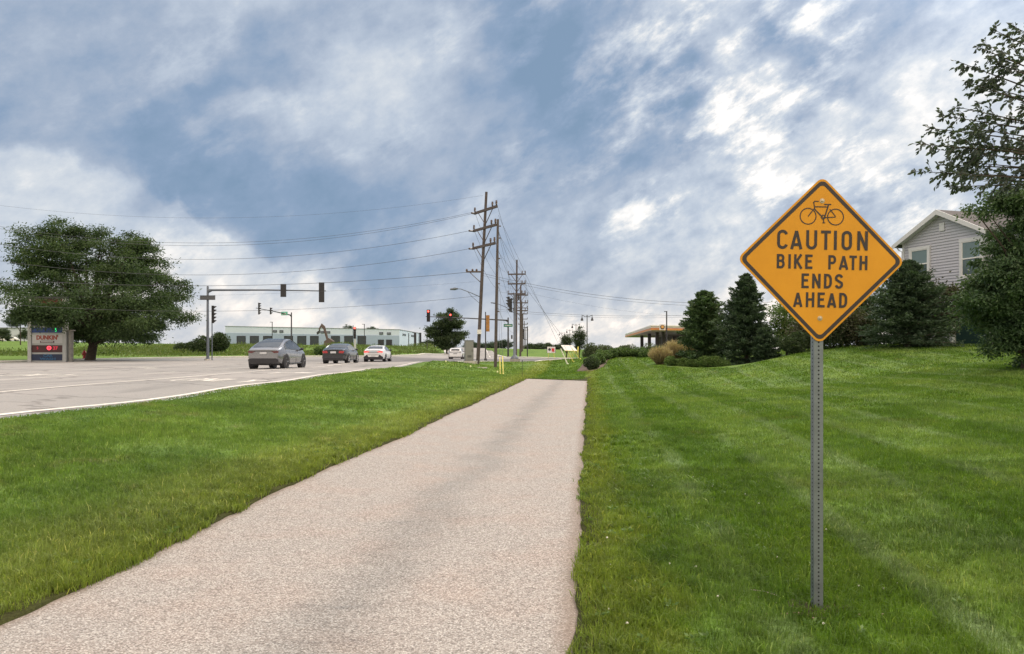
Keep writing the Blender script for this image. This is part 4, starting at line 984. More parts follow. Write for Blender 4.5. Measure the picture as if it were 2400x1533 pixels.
Y1 = 60; b1 = on(1119, Y1); t1 = Vector(((1140-1200)/F*Y1, Y1, zat(450, Y1)))
hv = Vector((.92, -1.55, 0))
P1, tips1 = utility_pole('tallest near wooden pole with three tilted looking crossarms and a street lamp arm', b1, t1, [(zat(py, Y1)-b1.z, hv) for py in (493, 535, 577)], .125)
for j in range(3):     # strings that anchor the wires leaving to the left
    tipl = tips1[j][0]; z_ = tipl.z-b1.z; pw_ = [(1106, 499.5), (1100, 541), (1100, 583)][j]
    e_ = Vector(((pw_[0]-1200)/F*Y1, Y1, zat(pw_[1], Y1)))-b1; a_ = tipl-b1+Vector((0, -.14, 0)); m = MB(); n_ = 9
    m.tube([a_.lerp(e_, q_/n_) for q_ in range(n_+1)], [.035+(.045 if q_ % 2 else 0) for q_ in range(n_+1)], 7); obj('wire_anchor', m, INS, P1)
# extra single sided arm, lamp, meter box
m = MB(); za = zat(637, Y1)-b1.z; c = (t1-b1)*(za/(t1-b1).z); e = Vector((-1.25, -.3, -.03)); m.tube([c, c+e], .07, 5); m.tube([c+Vector((0, 0, -.95)), c+e*.8], .03, 4)
for f in (.35, .6, .95): m.lathe([(.05, -.1), (.09, 0), (.05, .1)], 6, tuple(c+e*f+Vector((0, 0, .12))))
obj('side_bracket', m, INS, P1)
m = MB(); zl = zat(697, Y1)-b1.z; c = (t1-b1)*(zl/(t1-b1).z); m.tube([c, c+Vector((-.8, -.2, .35)), c+Vector((-1.55, -.4, .62)), c+Vector((-2.05, -.5, .62))], [.035, .03, .028, .025], 6)
m.tube([c+Vector((0, 0, -.55)), c+Vector((-.7, -.18, .05)), c+Vector((-1.0, -.25, .40))], .018, 5); la = obj('lamp_arm', m, STEEL, P1)
m = MB(); m.tube([c+Vector((-1.75, -.42, .64)), c+Vector((-2.0, -.48, .62)), c+Vector((-2.35, -.55, .58))], [.05, .11, .06], 8); obj('lamp_head', m, STEEL, la, 60)
m = MB(); zb = zat(778, Y1)-b1.z; c = (t1-b1)*(zb/(t1-b1).z); m.box(c+Vector((.02, -.24, 0)), (.32, .2, .34)); obj('meter_box', m, WHITE, P1)
Y2 = 57; b2 = on(1161, Y2); t2 = Vector(((1167-1200)/F*Y2, Y2, zat(514, Y2)))
P2o, _ = utility_pole('plain wooden pole without crossarms, right beside the tallest one', b2, t2, [], .105)
for py in (530, 558, 606, 665, 730):
    z_ = zat(py, Y2)-b2.z; c = (t2-b2)*(z_/(t2-b2).z); m = MB(); m.lathe([(.02, .06), (.05, .10), (.05, .17), (.02, .21)], 6, (c.x+.03, c.y, c.z), 'x'); obj('wire_clamp', m, INS, P2o)

Y3 = 105; b3 = on(1209, Y3); t3 = Vector(((1211.5-1200)/F*Y3, Y3, zat(609, Y3)))
hv3 = Vector((1.19, -.15, 0))
P3, tips3 = utility_pole('wooden pole with three level crossarms rising behind the right signal pole', b3, t3, [(zat(py, Y3)-b3.z, hv3) for py in (643, 665.5, 689)], .14)
more = [(1219.5, 136, 668, (692, 710, 728)), (1222, 172, 706, (722, 736)), (1224.5, 215, 736, (748, 760)), (1228, 290, 752, (760, 768)), (1231, 380, 768, (774,))]
lb = ['fifth', 'second of the far row of wooden poles, behind the three-armed one', 'third of the far row of wooden poles', 'fourth of the far row of wooden poles', 'fifth of the far row, small in the distance', 'farthest and smallest wooden pole of the row']
tips_prev = tips3
for i, (px, Y, pt, arms) in enumerate(more):
    b = on(px, Y); tt = Vector(((px+1-1200)/F*Y, Y, zat(pt, Y)))
    P_, tp = utility_pole(lb[i+1], b, tt, [(zat(py, Y)-b.z, Vector((1.3, -.15, 0))) for py in arms], .16, parts=(i < 1))
    if i < 2:
        for j in range(min(len(tp), len(tips_prev))):
            for s_ in (0, 1): wire('thin far wire, %s end of the %s arms, %s span of the distant poles' % (['left', 'right'][s_], ['top', 'middle', 'lowest'][j], ['nearer', 'farther'][i]), tips_prev[j][s_]+Vector((0, 0, .3)), tp[j][s_]+Vector((0, 0, .3)), .9, .014, 14, group='wires between the distant poles')
    tips_prev = tp
# wires over the road to the left: their other ends hang on a pole beyond the left edge
bx = on(-165, Y1); tx = Vector((bx.x, Y1, zat(450, Y1)))
PX, tipsX = utility_pole('wooden pole left of the picture carrying the wires that cross the road', bx, tx, [(zat(py, Y1)-bx.z, Vector((.92, -1.15, 0))) for py in (493, 535, 577)], .125)
def w2(pxa, pya, pxb, pyb, sagpx, label, r=.016, Y=Y1, Yb=None):
    Yb = Yb or Y; wire(label, ((pxa-1200)/F*Y, Y, zat(pya, Y)), ((pxb-1200)/F*Yb, Yb, zat(pyb, Yb)), sagpx/F*Y, r*.68)
w2(1132, 458, -165, 458, 53, 'topmost faint wire crossing the sky to the left from the pole tip', .009)
w2(1106, 498, -165, 499, 71, 'upper one of the close pair of wires leaving the top crossarm to the left', .016)
w2(1106, 501, -165, 503, 74, 'lower one of the close pair of wires leaving the top crossarm to the left', .016)
w2(1100, 541, -165, 543, 66, 'wire leaving the middle crossarm to the left', .019)
w2(1100, 583, -165, 584, 61, 'wire leaving the lowest crossarm to the left', .019)
w2(1096, 638, -165, 640, 31, 'thick cable leaving the side bracket to the left', .024)
w2(1117, 694, -165, 697, 34, 'low cable passing above the left signals', .017)
w2(1117, 660, -165, 690, 18, 'very faint wire between the two lowest cables at the left', .007)
w2(1128, 640, 2280, 636, 73, 'upper one of the paired wires sagging to the right behind the yellow sign', .017)
w2(1128, 645, 2280, 640, 75, 'lower one of the paired wires sagging to the right behind the yellow sign', .013)
w2(1168, 725, 1900, 716, 20, 'low wire to the right passing the twin street lamp top', .012, 57)
w2(1168, 729, 1900, 719, 21, 'second low wire to the right just under the first', .009, 57)
w2(1168, 668, 1700, 745, 18, 'faint slanting wire to the right above the lamps', .006, 57)
for j, nm in enumerate(('top', 'middle', 'lowest')):
    for s_, sd_ in ((0, 'left'), (1, 'right')):
        wire('wire leading away from the %s crossarm\'s %s end' % (nm, sd_), tips1[j][s_]+Vector((0, 0, .2)), tips3[j][s_]+Vector((0, 0, .3)), 1.3, .011)
for py, pyb in ((530, 700), (606, 735), (665, 752), (720, 772)):
    wire('thin wire running from the plain pole into the distance, %s' % {530: 'highest one', 606: 'second from top', 665: 'third from top', 720: 'lowest one'}[py], ((1166-1200)/F*57, 57, zat(py, 57)), ((1214-1200)/F*136, 136, zat(pyb, 136)), 1.2, .010)
# guys and their guards
def guy(label, px, py, Y, pxb, pyb, Yb):
    a = Vector(((px-1200)/F*Y, Y, zat(py, Y))); b = on(pxb, Yb)
    wire(label, a, b, 0, .009, 2, 'guy_wire', 'guy wires of the near poles')
    return a, b
def guard(label, a, b, L=1.9, m_=GUARD, r=.035, grp='yellow guy wire guards'):
    d = (a-b).normalized(); t = thing('guy_guard', label, 'wire guard', b, 0, grp); m = MB(); m.tube([(0, 0, -.05), d*L], r, 8); obj('sleeve', m, m_, t, 60)
    m = MB(); m.lathe([(.07, -.02), (.07, .05), (.03, .09)], 8); obj('foot', m, m_, t)
a, b = guy('steep guy wire from the plain pole to the left yellow guard', 1166, 600, 57, 1172.5, 878, 48.6); guard('left one of the two upright yellow guy guards by the poles', a, b, 1.5, r=.032)
a, b = guy('steep guy wire from the plain pole to the right yellow guard', 1167, 560, 57, 1179.5, 878, 48.6); guard('right one of the two upright yellow guy guards by the poles', a, b, 1.5, r=.032)
a, b = guy('long guy wire slanting down to the pale leaning guard near the mulch bed', 1168, 505, 60, 1331, 857, 60); guard('pale leaning guy guard crossing the white kerb line', a, b, 1.35, mat('pale_guard', (.72, .74, .60), .5), .05)
a, b = guy('long guy wire slanting down right of the lawn swale', 1167, 545, 60, 1345, 858, 61); guard('yellow green leaning guy guard, second from the pale one', a, b, .9, r=.03)
a, b = guy('long guy wire to the rightmost leaning guard', 1167, 590, 60, 1360, 852, 63); guard('yellow leaning guy guard beside the tilted white panel', a, b, 1.2, r=.03)
# tilted white panel on a yellow stand
q = on(1336, 66); t = thing('tilted_panel', 'tilted white panel propped on a yellow stand beside the mulch bed', 'panel', q)
m = MB(); m.add([(-.75, .4, 1.25), (-.45, -.2, .78), (.62, -.2, .74), (.25, .4, 1.22)], [(0, 1, 2, 3)]); m.add([(-.75, .4, 1.21), (-.45, -.2, .74), (.62, -.2, .70), (.25, .4, 1.18)], [(3, 2, 1, 0)])
m.f += [(0, 4, 5, 1), (1, 5, 6, 2), (2, 6, 7, 3), (3, 7, 4, 0)]; obj('panel', m, WHITE, t)
m = MB(); m.tube([(-.45, -.2, .76), (.62, -.2, .72)], .03, 5); m.tube([(.62, -.2, .72), (.75, 0, 0)], .035, 6); m.tube([(.70, .1, 1.1), (.66, 0, .6)], .06, 6); m.tube([(.1, 0, .75), (.35, .1, 0)], .025, 5); obj('stand', m, GUARD, t)
# small notice board
q = on(1292, 96); t = thing('notice_board', 'small white board with a black and a red emblem on two short legs', 'sign board', q)
zb = max(.5, zat(827, 96)-q.z); m = MB(); m.box((0, 0, zb+.38), (1.0, .06, .76)); obj('board', m, WHITE, t)
m = MB(); m.lathe([(.17, -.035), (.17, -.05)], 14, (-.22, 0, zb+.42), 'y'); obj('emblem', m, DARKM, t)
m = MB(); m.box((.22, -.045, zb+.40), (.34, .02, .34)); m.box((.26, -.045, zb+.16), (.30, .02, .08)); tag(obj('emblem', m, mat('red_paint', (.55, .03, .03), .5), t), 'red emblem')
m = MB(); m.box((0, .0, zb+.78), (1.06, .08, .04)); m.box((-.52, 0, zb+.38), (.04, .08, .84)); m.box((.52, 0, zb+.38), (.04, .08, .84)); obj('frame', m, DARKM, t)
for s_ in (-1, 1): m = MB(); m.tube([(.3*s_, .03, zb), (.42*s_, .1, -.1)], .03, 5); obj('leg', m, GUARD, t)
# thin marker post by the path end, utility flags
q = on(1224, 44.5); t = thing('marker_post', 'thin dark green marker post at the far left corner of the path', 'post', q); m = MB(); m.tube([(0, 0, -.1), (0, 0, .95)], .012, 6); obj('rod', m, DARKM, t); m = MB(); m.box((0, 0, .98), (.04, .02, .08)); obj('cap', m, DARKM, t)
for px, py, lb_ in ((1045, 852, 'tiny pale yellow flag nearest the road'), (1103, 864, 'tiny pale yellow flag in the grass in front of the grey cabinet'), (1166, 877, 'tiny pale flag left of the yellow guards')):
    q = hit(px, py); t = thing('marker_flag', lb_, 'marker', q, 0, 'little survey flags in the grass'); m = MB(); m.tube([(0, 0, 0), (0, 0, .14)], .006, 4); obj('stem', m, WHITE, t); m = MB(); m.lathe([(.02, .08), (.05, .11), (.05, .18), (.02, .21)], 8); obj('flag', m, mat('pale_yellow', (.8, .8, .45), .6), t)

# utility cabinet
q = on(1099, 58); t = thing('utility_cabinet', 'tall grey metal signal cabinet on a concrete pad left of the tallest pole', 'cabinet', q, math.radians(12))
CAB = mat('cabinet_grey', (.22, .225, .22), .55, .2, var=.15, vscale=2)
m = MB(); m.box((0, 0, .10), (.80, .62, .24)); obj('pad', m, CONC, t)
m = MB(); m.box((0, 0, .98), (.62, .5, 1.52)); m.box((0, 0, 1.755), (.68, .56, .04)); obj('body', m, CAB, t)
m = MB(); m.box((0, -.255, 1.0), (.54, .012, 1.38)); d_ = obj('door', m, mat('cabinet_door', (.25, .255, .25), .5, .2, var=.1), t)
m = MB(); m.box((.2, -.27, 1.0), (.03, .02, .16)); obj('handle', m, DARKM, d_); m = MB()
for i in range(4): m.box((0, -.265, .50+i*.045), (.3, .008, .02))
obj('vent', m, DARKM, d_)
q = on(1112, 58.5); t = thing('ground_box', 'small pale ground box right of the grey cabinet', 'utility box', q); m = MB(); m.box((0, 0, .12), (.42, .4, .3)); obj('body', m, CONC, t); m = MB(); m.box((0, 0, .285), (.46, .44, .03)); obj('lid', m, WHITE, t)
q = on(1130, 54); t = thing('ground_slab', 'pale flat slab lying in the grass in front of the tallest pole', 'slab', q); m = MB(); m.box((0, 0, .05), (.7, .4, .07)); obj('slab', m, CONC, t)

# ------------------------------------------------------------------ traffic signals
HOUS = mat('signal_black', (.018, .018, .02), .5, var=.2); HBACK = mat('signal_yellow', (.42, .20, .045), .6, var=.35, vscale=4); HRUST = mat('signal_brown', (.16, .085, .07), .6, var=.3, vscale=4)
GREYB = mat('signal_grey', (.10, .11, .12), .6, var=.2)
REDL = mat('red_light', (.5, .02, .02), .4, emit=(1, .06, .04), estr=9); DARKL = mat('dark_lens', (.05, .03, .03), .3)
def signal_head(parent, c, n, face, m_, lit=None, plate=None):
    """c: centre; face: heading of the lenses in radians (0 = +x, -pi/2 = toward the camera)"""
    o = empty('signal_head', c, face+PI/2); o.parent = parent; s_ = .34
    m = MB()
    for i in range(n): m.box((0, .0, (n/2-.5-i)*s_), (.33, .20, s_*.97))
    obj('housing', m, m_, o)
    if plate: m = MB(); m.box((0, .11, 0), (.33+plate, .015, n*s_+plate)); obj('backplate', m, HOUS, o)
    for i in range(n):
        zc_ = (n/2-.5-i)*s_; m = MB(); m.lathe([(.12, -.09), (.12, -.105), (.06, -.125)], 12, (0, 0, zc_), 'y'); tag(obj('lens', m, REDL if lit == i else DARKL, o, 60), 'lit red lens' if lit == i else None)
        m = MB(); vs = []
        for k in range(9):
            a = math.radians(-20+k*27.5); vs += [(.14*math.cos(a), -.10, zc_+.14*math.sin(a)), (.14*math.cos(a), -.10-(.22 if 1 < k < 7 else .10), zc_+.14*math.sin(a)-.01)]
        m.add(vs, [(2*k, 2*k+1, 2*k+3, 2*k+2) for k in range(8)]); obj('visor', m, HOUS, o)
    return o
def mast(label, px, Y, ptop, arm_py, arm_px, armY=None, r=.14, col=STEEL):
    b = on(px, Y); t = thing('traffic_signal', label, 'traffic light', b); zt = zat(ptop, Y)-b.z
    m = MB(); m.lathe([(.32, -.3), (.32, .12)], 16); obj('footing', m, CONC, t)
    m = MB(); m.lathe([(r*1.7, .12), (r*1.7, .16), (r, .2), (r*.72, zt), (r*.5, zt+.06)], 12); obj('pole', m, col, t, 60)
    armY = armY or Y; e = Vector(((arm_px-1200)/F*armY, armY, zat(arm_py[1], armY)))-b; za = zat(arm_py[0], Y)-b.z
    s = Vector((0, 0, za)); m = MB(); m.tube([s, s.lerp(e, .5)+Vector((0, 0, .05)), e], [r*.75, r*.55, r*.33], 8); m.tube([s+Vector((0, 0, -.18)), s+(e-s)*.03+Vector((0, 0, -.01))], [r*.9, r*.9], 8); obj('mast_arm', m, col, t, 60)
    return t, b, s, e
def along(s, e, b, px, Y0, Y1_):   # point on the arm seen at column px
    best = None
    for i in range(401):
        p = s.lerp(e, i/400)+b; v = abs(1200+p.x/p.y*F-px)
        if best is None or v < best[0]: best = (v, p-b)
    return best[1]
Y = 74; t, b, s, e = mast('signal mast at the left beyond the road, its long arm seen from behind', 487, Y, 672, (680, 682), 764)
p = along(s, e, b, 666, Y, Y); signal_head(t, p+Vector((0, -.1, 0)), 4 if False else 3, PI/2, HRUST, plate=.22)
p = along(s, e, b, 755, Y, Y); signal_head(t, p+Vector((0, -.1, -.15)), 5, PI/2, GREYB, plate=.2)
m = MB(); m.box((.05, -.16, zat(698, Y)-b.z), (1.45, .03, .42)); o_ = obj('name_board', m, GREYB, t)
m = MB(); zz = zat(698, Y)-b.z; m.box((.05, -.18, zz+.2), (1.45, .03, .03)); m.box((.05, -.18, zz-.2), (1.45, .03, .03)); obj('board_rim', m, DARKM, o_)
Yb = 75; b = on(497, Yb); t = thing('post_signal', 'signal on a thin post just right of the left mast pole, seen from its side', 'traffic light', b)
zh = zat(737, Yb)-b.z; m = MB(); m.tube([(0, 0, -.2), (0, 0, zh-.6)], [.06, .05], 8); obj('post', m, STEEL, t)
signal_head(t, (.08, 0, zh), 5, math.radians(10), HOUS)
t, b, s, e = mast('far left signal mast with two heads and a green street name board', 683, 122, 733, (739, 722), 600, 112, .13, DARKM)
p = along(s, e, b, 607, 0, 0); signal_head(t, p, 5, math.radians(20), HOUS, plate=.1)
p = along(s, e, b, 634, 0, 0); signal_head(t, p, 3, math.radians(20), HOUS)
p = along(s, e, b, 667, 0, 0); m = MB(); m.box(p+Vector((0, -.1, .05)), (1.25, .04, .55), math.radians(-25)); n_ = obj('name_board', m, mat('pale_green_sign', (.10, .45, .33), .5), t)
m = MB(); m.box(p+Vector((-.03, -.15, .1)), (.85, .02, .10), math.radians(-25)); m.box(p+Vector((-.03, -.15, -.06)), (.85, .02, .06), math.radians(-25)); obj('sign_lines', m, WHITE, n_)
Yc = 112; b = on(832, Yc); t = thing('post_signal', 'post mounted signal showing a red light between the dark sedan and the white sedan', 'traffic light', b)
zh = zat(780, Yc)-b.z; m = MB(); m.tube([(0, 0, -.2), (0, 0, zh-.9)], .16, 10); obj('post', m, mat('pale_post', (.5, .52, .52), .6), t); m = MB(); m.tube([(-.28, .05, zh-1.0), (-.28, .05, zh+1.1)], .05, 6); obj('side_pole', m, STEEL, t)
signal_head(t, (0, -.1, zh), 5, -PI/2+.1, HOUS, lit=0)
t, b, s, e = mast('far right signal mast, its long arm showing two red lights', 1191, 130, 745, (751, 742), 998, 122, .16, DARKM)
p = along(s, e, b, 1004, 0, 0); signal_head(t, p+Vector((0, -.2, .15)), 5, -PI/2-.05, HOUS, lit=0, plate=.22)
p = along(s, e, b, 1056, 0, 0); signal_head(t, p+Vector((0, -.2, .1)), 3, -PI/2-.05, HOUS, lit=0, plate=.22)
m = MB(); z_ = zat(763, 130)-b.z; m.box((0, -.3, z_), (1.5, .05, .48)); n_ = obj('name_board', m, GREENS, t); m = MB(); m.box((0, -.335, z_), (1.1, .02, .09)); obj('sign_lines', m, WHITE, n_)
Yd = 80; b = on(1138, Yd); t = thing('post_signal', 'yellow backed signal on a thin post between the two near wooden poles', 'traffic light', b)
zh = zat(758, Yd)-b.z; m = MB(); m.tube([(0, 0, -.2), (0, 0, zat(731, Yd)-b.z)], [.07, .05], 8); m.lathe([(.16, -.1), (.16, .1), (.08, .25)], 10); obj('post', m, DARKM, t)
signal_head(t, (.24, .02, zh), 5, PI/2-.15, HBACK)
Ye = 80; b = on(1206, Ye); bb = b.copy(); t = thing('traffic_signal', 'steel signal pole on a square concrete block, right of the wooden poles', 'traffic light', b)
m = MB(); m.box((.02, 0, .18), (1.05, 1.0, .72)); obj('footing', m, mat('old_concrete', (.30, .29, .27), .9, var=.3, vscale=3), t)
zt = zat(690, Ye)-b.z; m = MB(); m.lathe([(.42, .54), (.42, .60), (.22, .85), (.13, .95), (.10, zt), (.08, zt+.06)], 14); obj('pole', m, STEEL, t, 60)
m = MB(); m.tube([(0, 0, zt-.45), (-.3, 4, zt-.25), (-.75, 9, zt-.1)], [.11, .08, .05], 8); ar = obj('mast_arm', m, STEEL, t, 60)
signal_head(t, (-.42, -.35, zat(716, Ye)-b.z), 4, math.radians(165), HOUS, plate=.12); signal_head(t, (-.62, 6.5, zt-.3), 3, math.radians(170), HOUS)
m = MB(); m.box((-.2, -.1, zat(716, Ye)-b.z+.3), (.35, .05, .05)); m.box((-.2, -.1, zat(716, Ye)-b.z-.3), (.35, .05, .05)); obj('bracket', m, DARKM, t)
m = MB(); m.box((.42, 0, zat(697, Ye)-b.z), (.2, .2, .55)); obj('box', m, DARKM, t); m = MB(); m.box((-.28, -.1, zat(790, Ye)-b.z), (.16, .2, .4)); obj('push_button_box', m, DARKM, t)
Yf = 126; b = on(1236, Yf); t = thing('post_signal', 'small signal on a post right of the distant row of poles', 'traffic light', b)
zh = zat(783, Yf)-b.z; m = MB(); m.tube([(0, 0, -.2), (0, 0, zat(765, Yf)-b.z)], .09, 8); m.tube([(0, 0, zat(767, Yf)-b.z), (-.6, 0, zat(768, Yf)-b.z)], .05, 5); m.tube([(0, 0, zat(797, Yf)-b.z), (-.6, 0, zat(795, Yf)-b.z)], .05, 5); obj('post', m, DARKM, t)
signal_head(t, (-.55, 0, zh), 5, math.radians(175), HOUS)
# second luminaire arm on the right
Yg = 105; za = zat(735, Yg)-b3.z; m = MB(); m.tube([(-.1, 0, za), (-1.3, -.2, za+.85), (-2.6, -.3, za+1.35)], [.045, .04, .03], 6); la = obj('lamp_arm', m, DARKM, P3); m = MB(); m.tube([(-2.5, -.3, za+1.34), (-3.4, -.35, za+1.45)], [.10, .06], 6); obj('lamp_head', m, DARKM, la)

# twin street lamps
def twin_lamp(label, px, Y, pt):
    b = on(px, Y); t = thing('street_lamp', label, 'street lamp', b, 0, 'twin headed street lamps by the side road'); z_ = zat(pt, Y)-b.z
    m = MB(); m.tube([(0, 0, -.2), (0, 0, z_)], [.10, .06], 8); obj('post', m, DARKM, t)
    m = MB(); m.tube([(-.85, 0, z_-.2), (-.6, 0, z_-.12), (-.3, 0, z_-.32), (0, 0, z_-.22), (.3, 0, z_-.32), (.6, 0, z_-.12), (.85, 0, z_-.2)], .045, 6); obj('arm', m, DARKM, t)
    for s_ in (-1, 1): m = MB(); m.lathe([(.04, 0), (.04, .22), (.03, -.1), (.10, -.28), (.20, -.55), (.22, -.72), (.04, -.74)][::1], 10, (.80*s_, 0, z_-.2)); o_ = obj('lamp_head', m, DARKM, t, 60)
twin_lamp('nearest and tallest twin lamp, left of the fuel canopy', 1376, 122, 738)
twin_lamp('second twin lamp, half hidden by the ragged small tree', 1350, 165, 759)
twin_lamp('third twin lamp between the two small trees', 1335.5, 205, 772)
twin_lamp('farthest and smallest twin lamp, above the left small tree', 1317, 240, 779)

# ------------------------------------------------------------------ hydrant and price sign
b = on(198, 76); b.z = zat(840.5, 76); t = thing('fire_hydrant', 'red fire hydrant at the foot of the big tree', 'hydrant', b)
HY = mat('hydrant_red', (.42, .03, .03), .45, var=.25)
m = MB(); m.lathe([(.20, -.1), (.20, .04), (.15, .06), (.14, .52), (.19, .54), (.19, .58), (.16, .62), (.13, .72), (.05, .78), (.05, .84)], 14); obj('barrel', m, HY, t, 50)
for s_ in (-1, 1): m = MB(); m.lathe([(.075, .10*s_), (.075, .24*s_), (.05, .27*s_)], 10, (0, 0, .46), 'x'); obj('nozzle', m, HY, t, 50)
m = MB(); m.lathe([(.10, -.10), (.10, -.26), (.05, -.29)], 12, (0, 0, .44), 'y'); obj('nozzle', m, HY, t, 50)
def textmesh(txt, size, m_, parent, loc, name='lettering', ext=.008, bold=0, sx=1, rx=PI/2):
    cu = bpy.data.curves.new(name, 'FONT'); cu.body = txt; cu.size = size; cu.extrude = ext; cu.offset = bold; cu.align_x = 'CENTER'; cu.align_y = 'CENTER'; cu.resolution_u = 3
    to = bpy.data.objects.new(name, cu); COL.objects.link(to); dg = bpy.context.evaluated_depsgraph_get(); me = bpy.data.meshes.new_from_object(to.evaluated_get(dg)); bpy.data.objects.remove(to)
    me.materials.clear(); me.materials.append(m_); o = bpy.data.objects.new(name, me); COL.objects.link(o); o.parent = parent; o.location = loc; o.rotation_euler = (rx, 0, 0); o.scale = (sx, 1, 1); return tag(o, 'the words '+txt)
Yp = 66.5; px0, px1 = 70, 156; sc_ = F/Yp; b = Vector(((113-1200)/F*Yp, Yp, zat(848.5, Yp)))
t = thing('price_sign', 'tall grey framed shop and fuel price sign with DUNKIN panel left of the big tree', 'sign', b, math.radians(4))
Wp = (px1-px0)/sc_; Hp = (848-697)/sc_
FR = mat('sign_frame', (.42, .43, .42), .5, .2, var=.1)
for s_ in (-1, 1): m = MB(); m.box((s_*(Wp/2-.14), 0, Hp/2-.15), (.28, .5, Hp+.1)); obj('upright', m, mat('sign_upright', (.42, .43, .42), .5, var=.1), t)
m = MB(); m.box((0, .05, Hp/2), (Wp-.56, .30, Hp)); obj('cabinet', m, FR, t); m = MB(); m.box((0, 0, Hp-.02), (Wp-.02, .52, .14)); obj('cap', m, mat('cap_dark', (.05, .055, .05), .8), t)
def panel(py0, py1, m_, name='panel', label=None):
    z0, z1 = (848-py1)/sc_, (848-py0)/sc_; m = MB(); m.box((0, -.12, (z0+z1)/2), (Wp-.60, .06, z1-z0-.05)); return tag(obj(name, m, m_, t), label), (z0+z1)/2
NAVY = mat('panel_navy', (.012, .025, .075), .35, var=.3); MAR = mat('panel_maroon', (.07, .015, .02), .35, var=.3)
panel(700, 738, mat('panel_red_shaded', (.14, .035, .022), .4, var=.35, vscale=1), 'panel', 'red top panel with tree shade in its colour')  # colour darkened to put the tree's shade on this panel
panel(741, 764, mat('panel_dark_blue', (.02, .035, .07), .4, var=.3), 'panel', 'dark blue upper panel')
_, zc_ = panel(767, 780, mat('panel_blue', (.015, .05, .22), .4, var=.2), 'panel', 'blue price panel with green figure')
textmesh('5', .42, mat('green_led', (.02, .5, .1), .4, emit=(.05, 1, .25), estr=1.3), t, (.72, -.17, zc_+.02), 'price_figures')
_, zc_ = panel(783, 805, mat('panel_white', (.52, .52, .52), .4, var=.08), 'panel', 'pale shop panel')
textmesh("DUNKIN'", .50, mat('shop_red', (.32, .05, .03), .5), t, (.0, -.16, zc_+.10), bold=.02, sx=.88)
m = MB(); m.box((0, -.165, zc_-.25), (1.15, .03, .17)); a_ = obj('drive_bar', m, mat('shop_dark', (.06, .015, .03), .5), t); m = MB(); m.box((0, -.185, zc_-.25), (1.0, .02, .06)); obj('bar_line', m, WHITE, a_)
_, zc_ = panel(808, 826, MAR, 'led_display', 'dark red lit message display')
LED = mat('red_led', (.5, .02, .03), .4, emit=(1, .05, .08), estr=2.4); LED2 = mat('dim_red_led', (.4, .02, .04), .4, emit=(1, .05, .1), estr=.35)
textmesh('O', .42, LED, t, (.15, -.16, zc_+.05), 'led_figures', bold=.03); textmesh('37', .40, LED2, t, (.66, -.16, zc_+.04), 'led_figures', bold=.015); textmesh('5', .32, LED2, t, (-.8, -.16, zc_+.05), 'led_figures')
_, zc_ = panel(829, 845, NAVY, 'panel', 'navy blue bottom panel')
CWB = mat('car_wash_blue', (.02, .12, .26), .5, var=.2)
textmesh('CAR', .30, CWB, t, (.05, -.16, zc_+.14), bold=.01, sx=1.3); textmesh('WASH', .30, CWB, t, (.05, -.16, zc_-.15), bold=.01, sx=1.5)
m = MB(); m.box((Wp/2+.27, .1, 1.35), (.22, .4, 2.7)); m.box((Wp/2+.30, .05, 2.72), (.5, .5, .1)); obj('stone_pier', m, mat('pier_stone', (.28, .27, .25), .9, var=.35, vscale=4, bump=.6, bscale=12), t)

# ------------------------------------------------------------------ warehouse
WY = 250; A = Vector(((528-1200)/F*250, 250, 0)); B = Vector(((936-1200)/F*250, 250, 0)); d = (B-A); Lw = d.length; ang = math.atan2(d.y, d.x)
zb = 2.3; t = thing('warehouse', 'long low white and blue grey warehouse with dark dock doors behind the cars', 'building', (A.x, A.y, zb), ang)
ztop = zat(773, 250)-zb; ztl = zat(765, 250)-zb; dep = 60
WU = mat('wall_pale', (.54, .64, .77), .8, var=.06, vscale=.3); WL = mat('wall_blue_grey', (.33, .43, .57), .8, var=.10, vscale=.3)
m = MB(); m.prism([(0, 0), (Lw, 0), (Lw, ztop), (0, ztl)], 0, dep, 'y'); obj('wall', m, WU, t)
m = MB(); m.prism([(0, 0), (Lw, 0), (Lw, ztop-1.9), (0, ztl-2.1)], -.1, -.003, 'y'); obj('lower_wall_band', m, WL, t)
m = MB(); m.prism([(-.15, ztl+.01), (Lw+.15, ztop+.01), (Lw+.15, ztop+.15), (-.15, ztl+.15)], -.15, dep+.15, 'y'); obj('roof', m, mat('roof_edge', (.20, .22, .24), .6), t)
def wx(px):   # along the front wall
    k = (px-1200)/F; return (k*A.y-A.x)/(d.x-k*d.y)*Lw if True else 0
DK = mat('dock_dark', (.035, .05, .06), .25, var=.3, vscale=.8); DKF = mat('dock_frame', (.02, .022, .03), .5)
doors = [(555, 576), (586, 607), (617, 638), (666, 687), (697, 718), (727, 747), (776, 797), (807, 828), (838, 858)]
for a_, b_ in doors:
    x0, x1 = wx(a_), wx(b_); f = MB(); f.box(((x0+x1)/2, -.13, 1.9), (x1-x0, .10, 3.8)); fo = obj('dock_door', f, DKF, t)
    f = MB(); f.box(((x0+x1)/2+.1, -.20, 1.8), (x1-x0-.55, .06, 3.3)); obj('door_panel', f, DK, fo)
for a_ in (640, 655, 751, 765, 889, 907):
    x0, x1 = wx(a_), wx(a_+9); f = MB(); zw = ztop+(ztl-ztop)*(1-x0/Lw)-1.3; f.box(((x0+x1)/2, -.08, zw), (x1-x0, .16, .75)); fo = obj('window', f, DKF, t); f = MB(); f.box(((x0+x1)/2, -.175, zw), (x1-x0-.3, .04, .4)); obj('pane', f, mat('far_glass', (.12, .15, .18), .1), fo)
for a_ in (886, 905):
    x0, x1 = wx(a_), wx(a_+14); f = MB(); f.box(((x0+x1)/2, -.13, 1.35), (x1-x0, .1, 2.5)); obj('entrance_door', f, DKF, t)
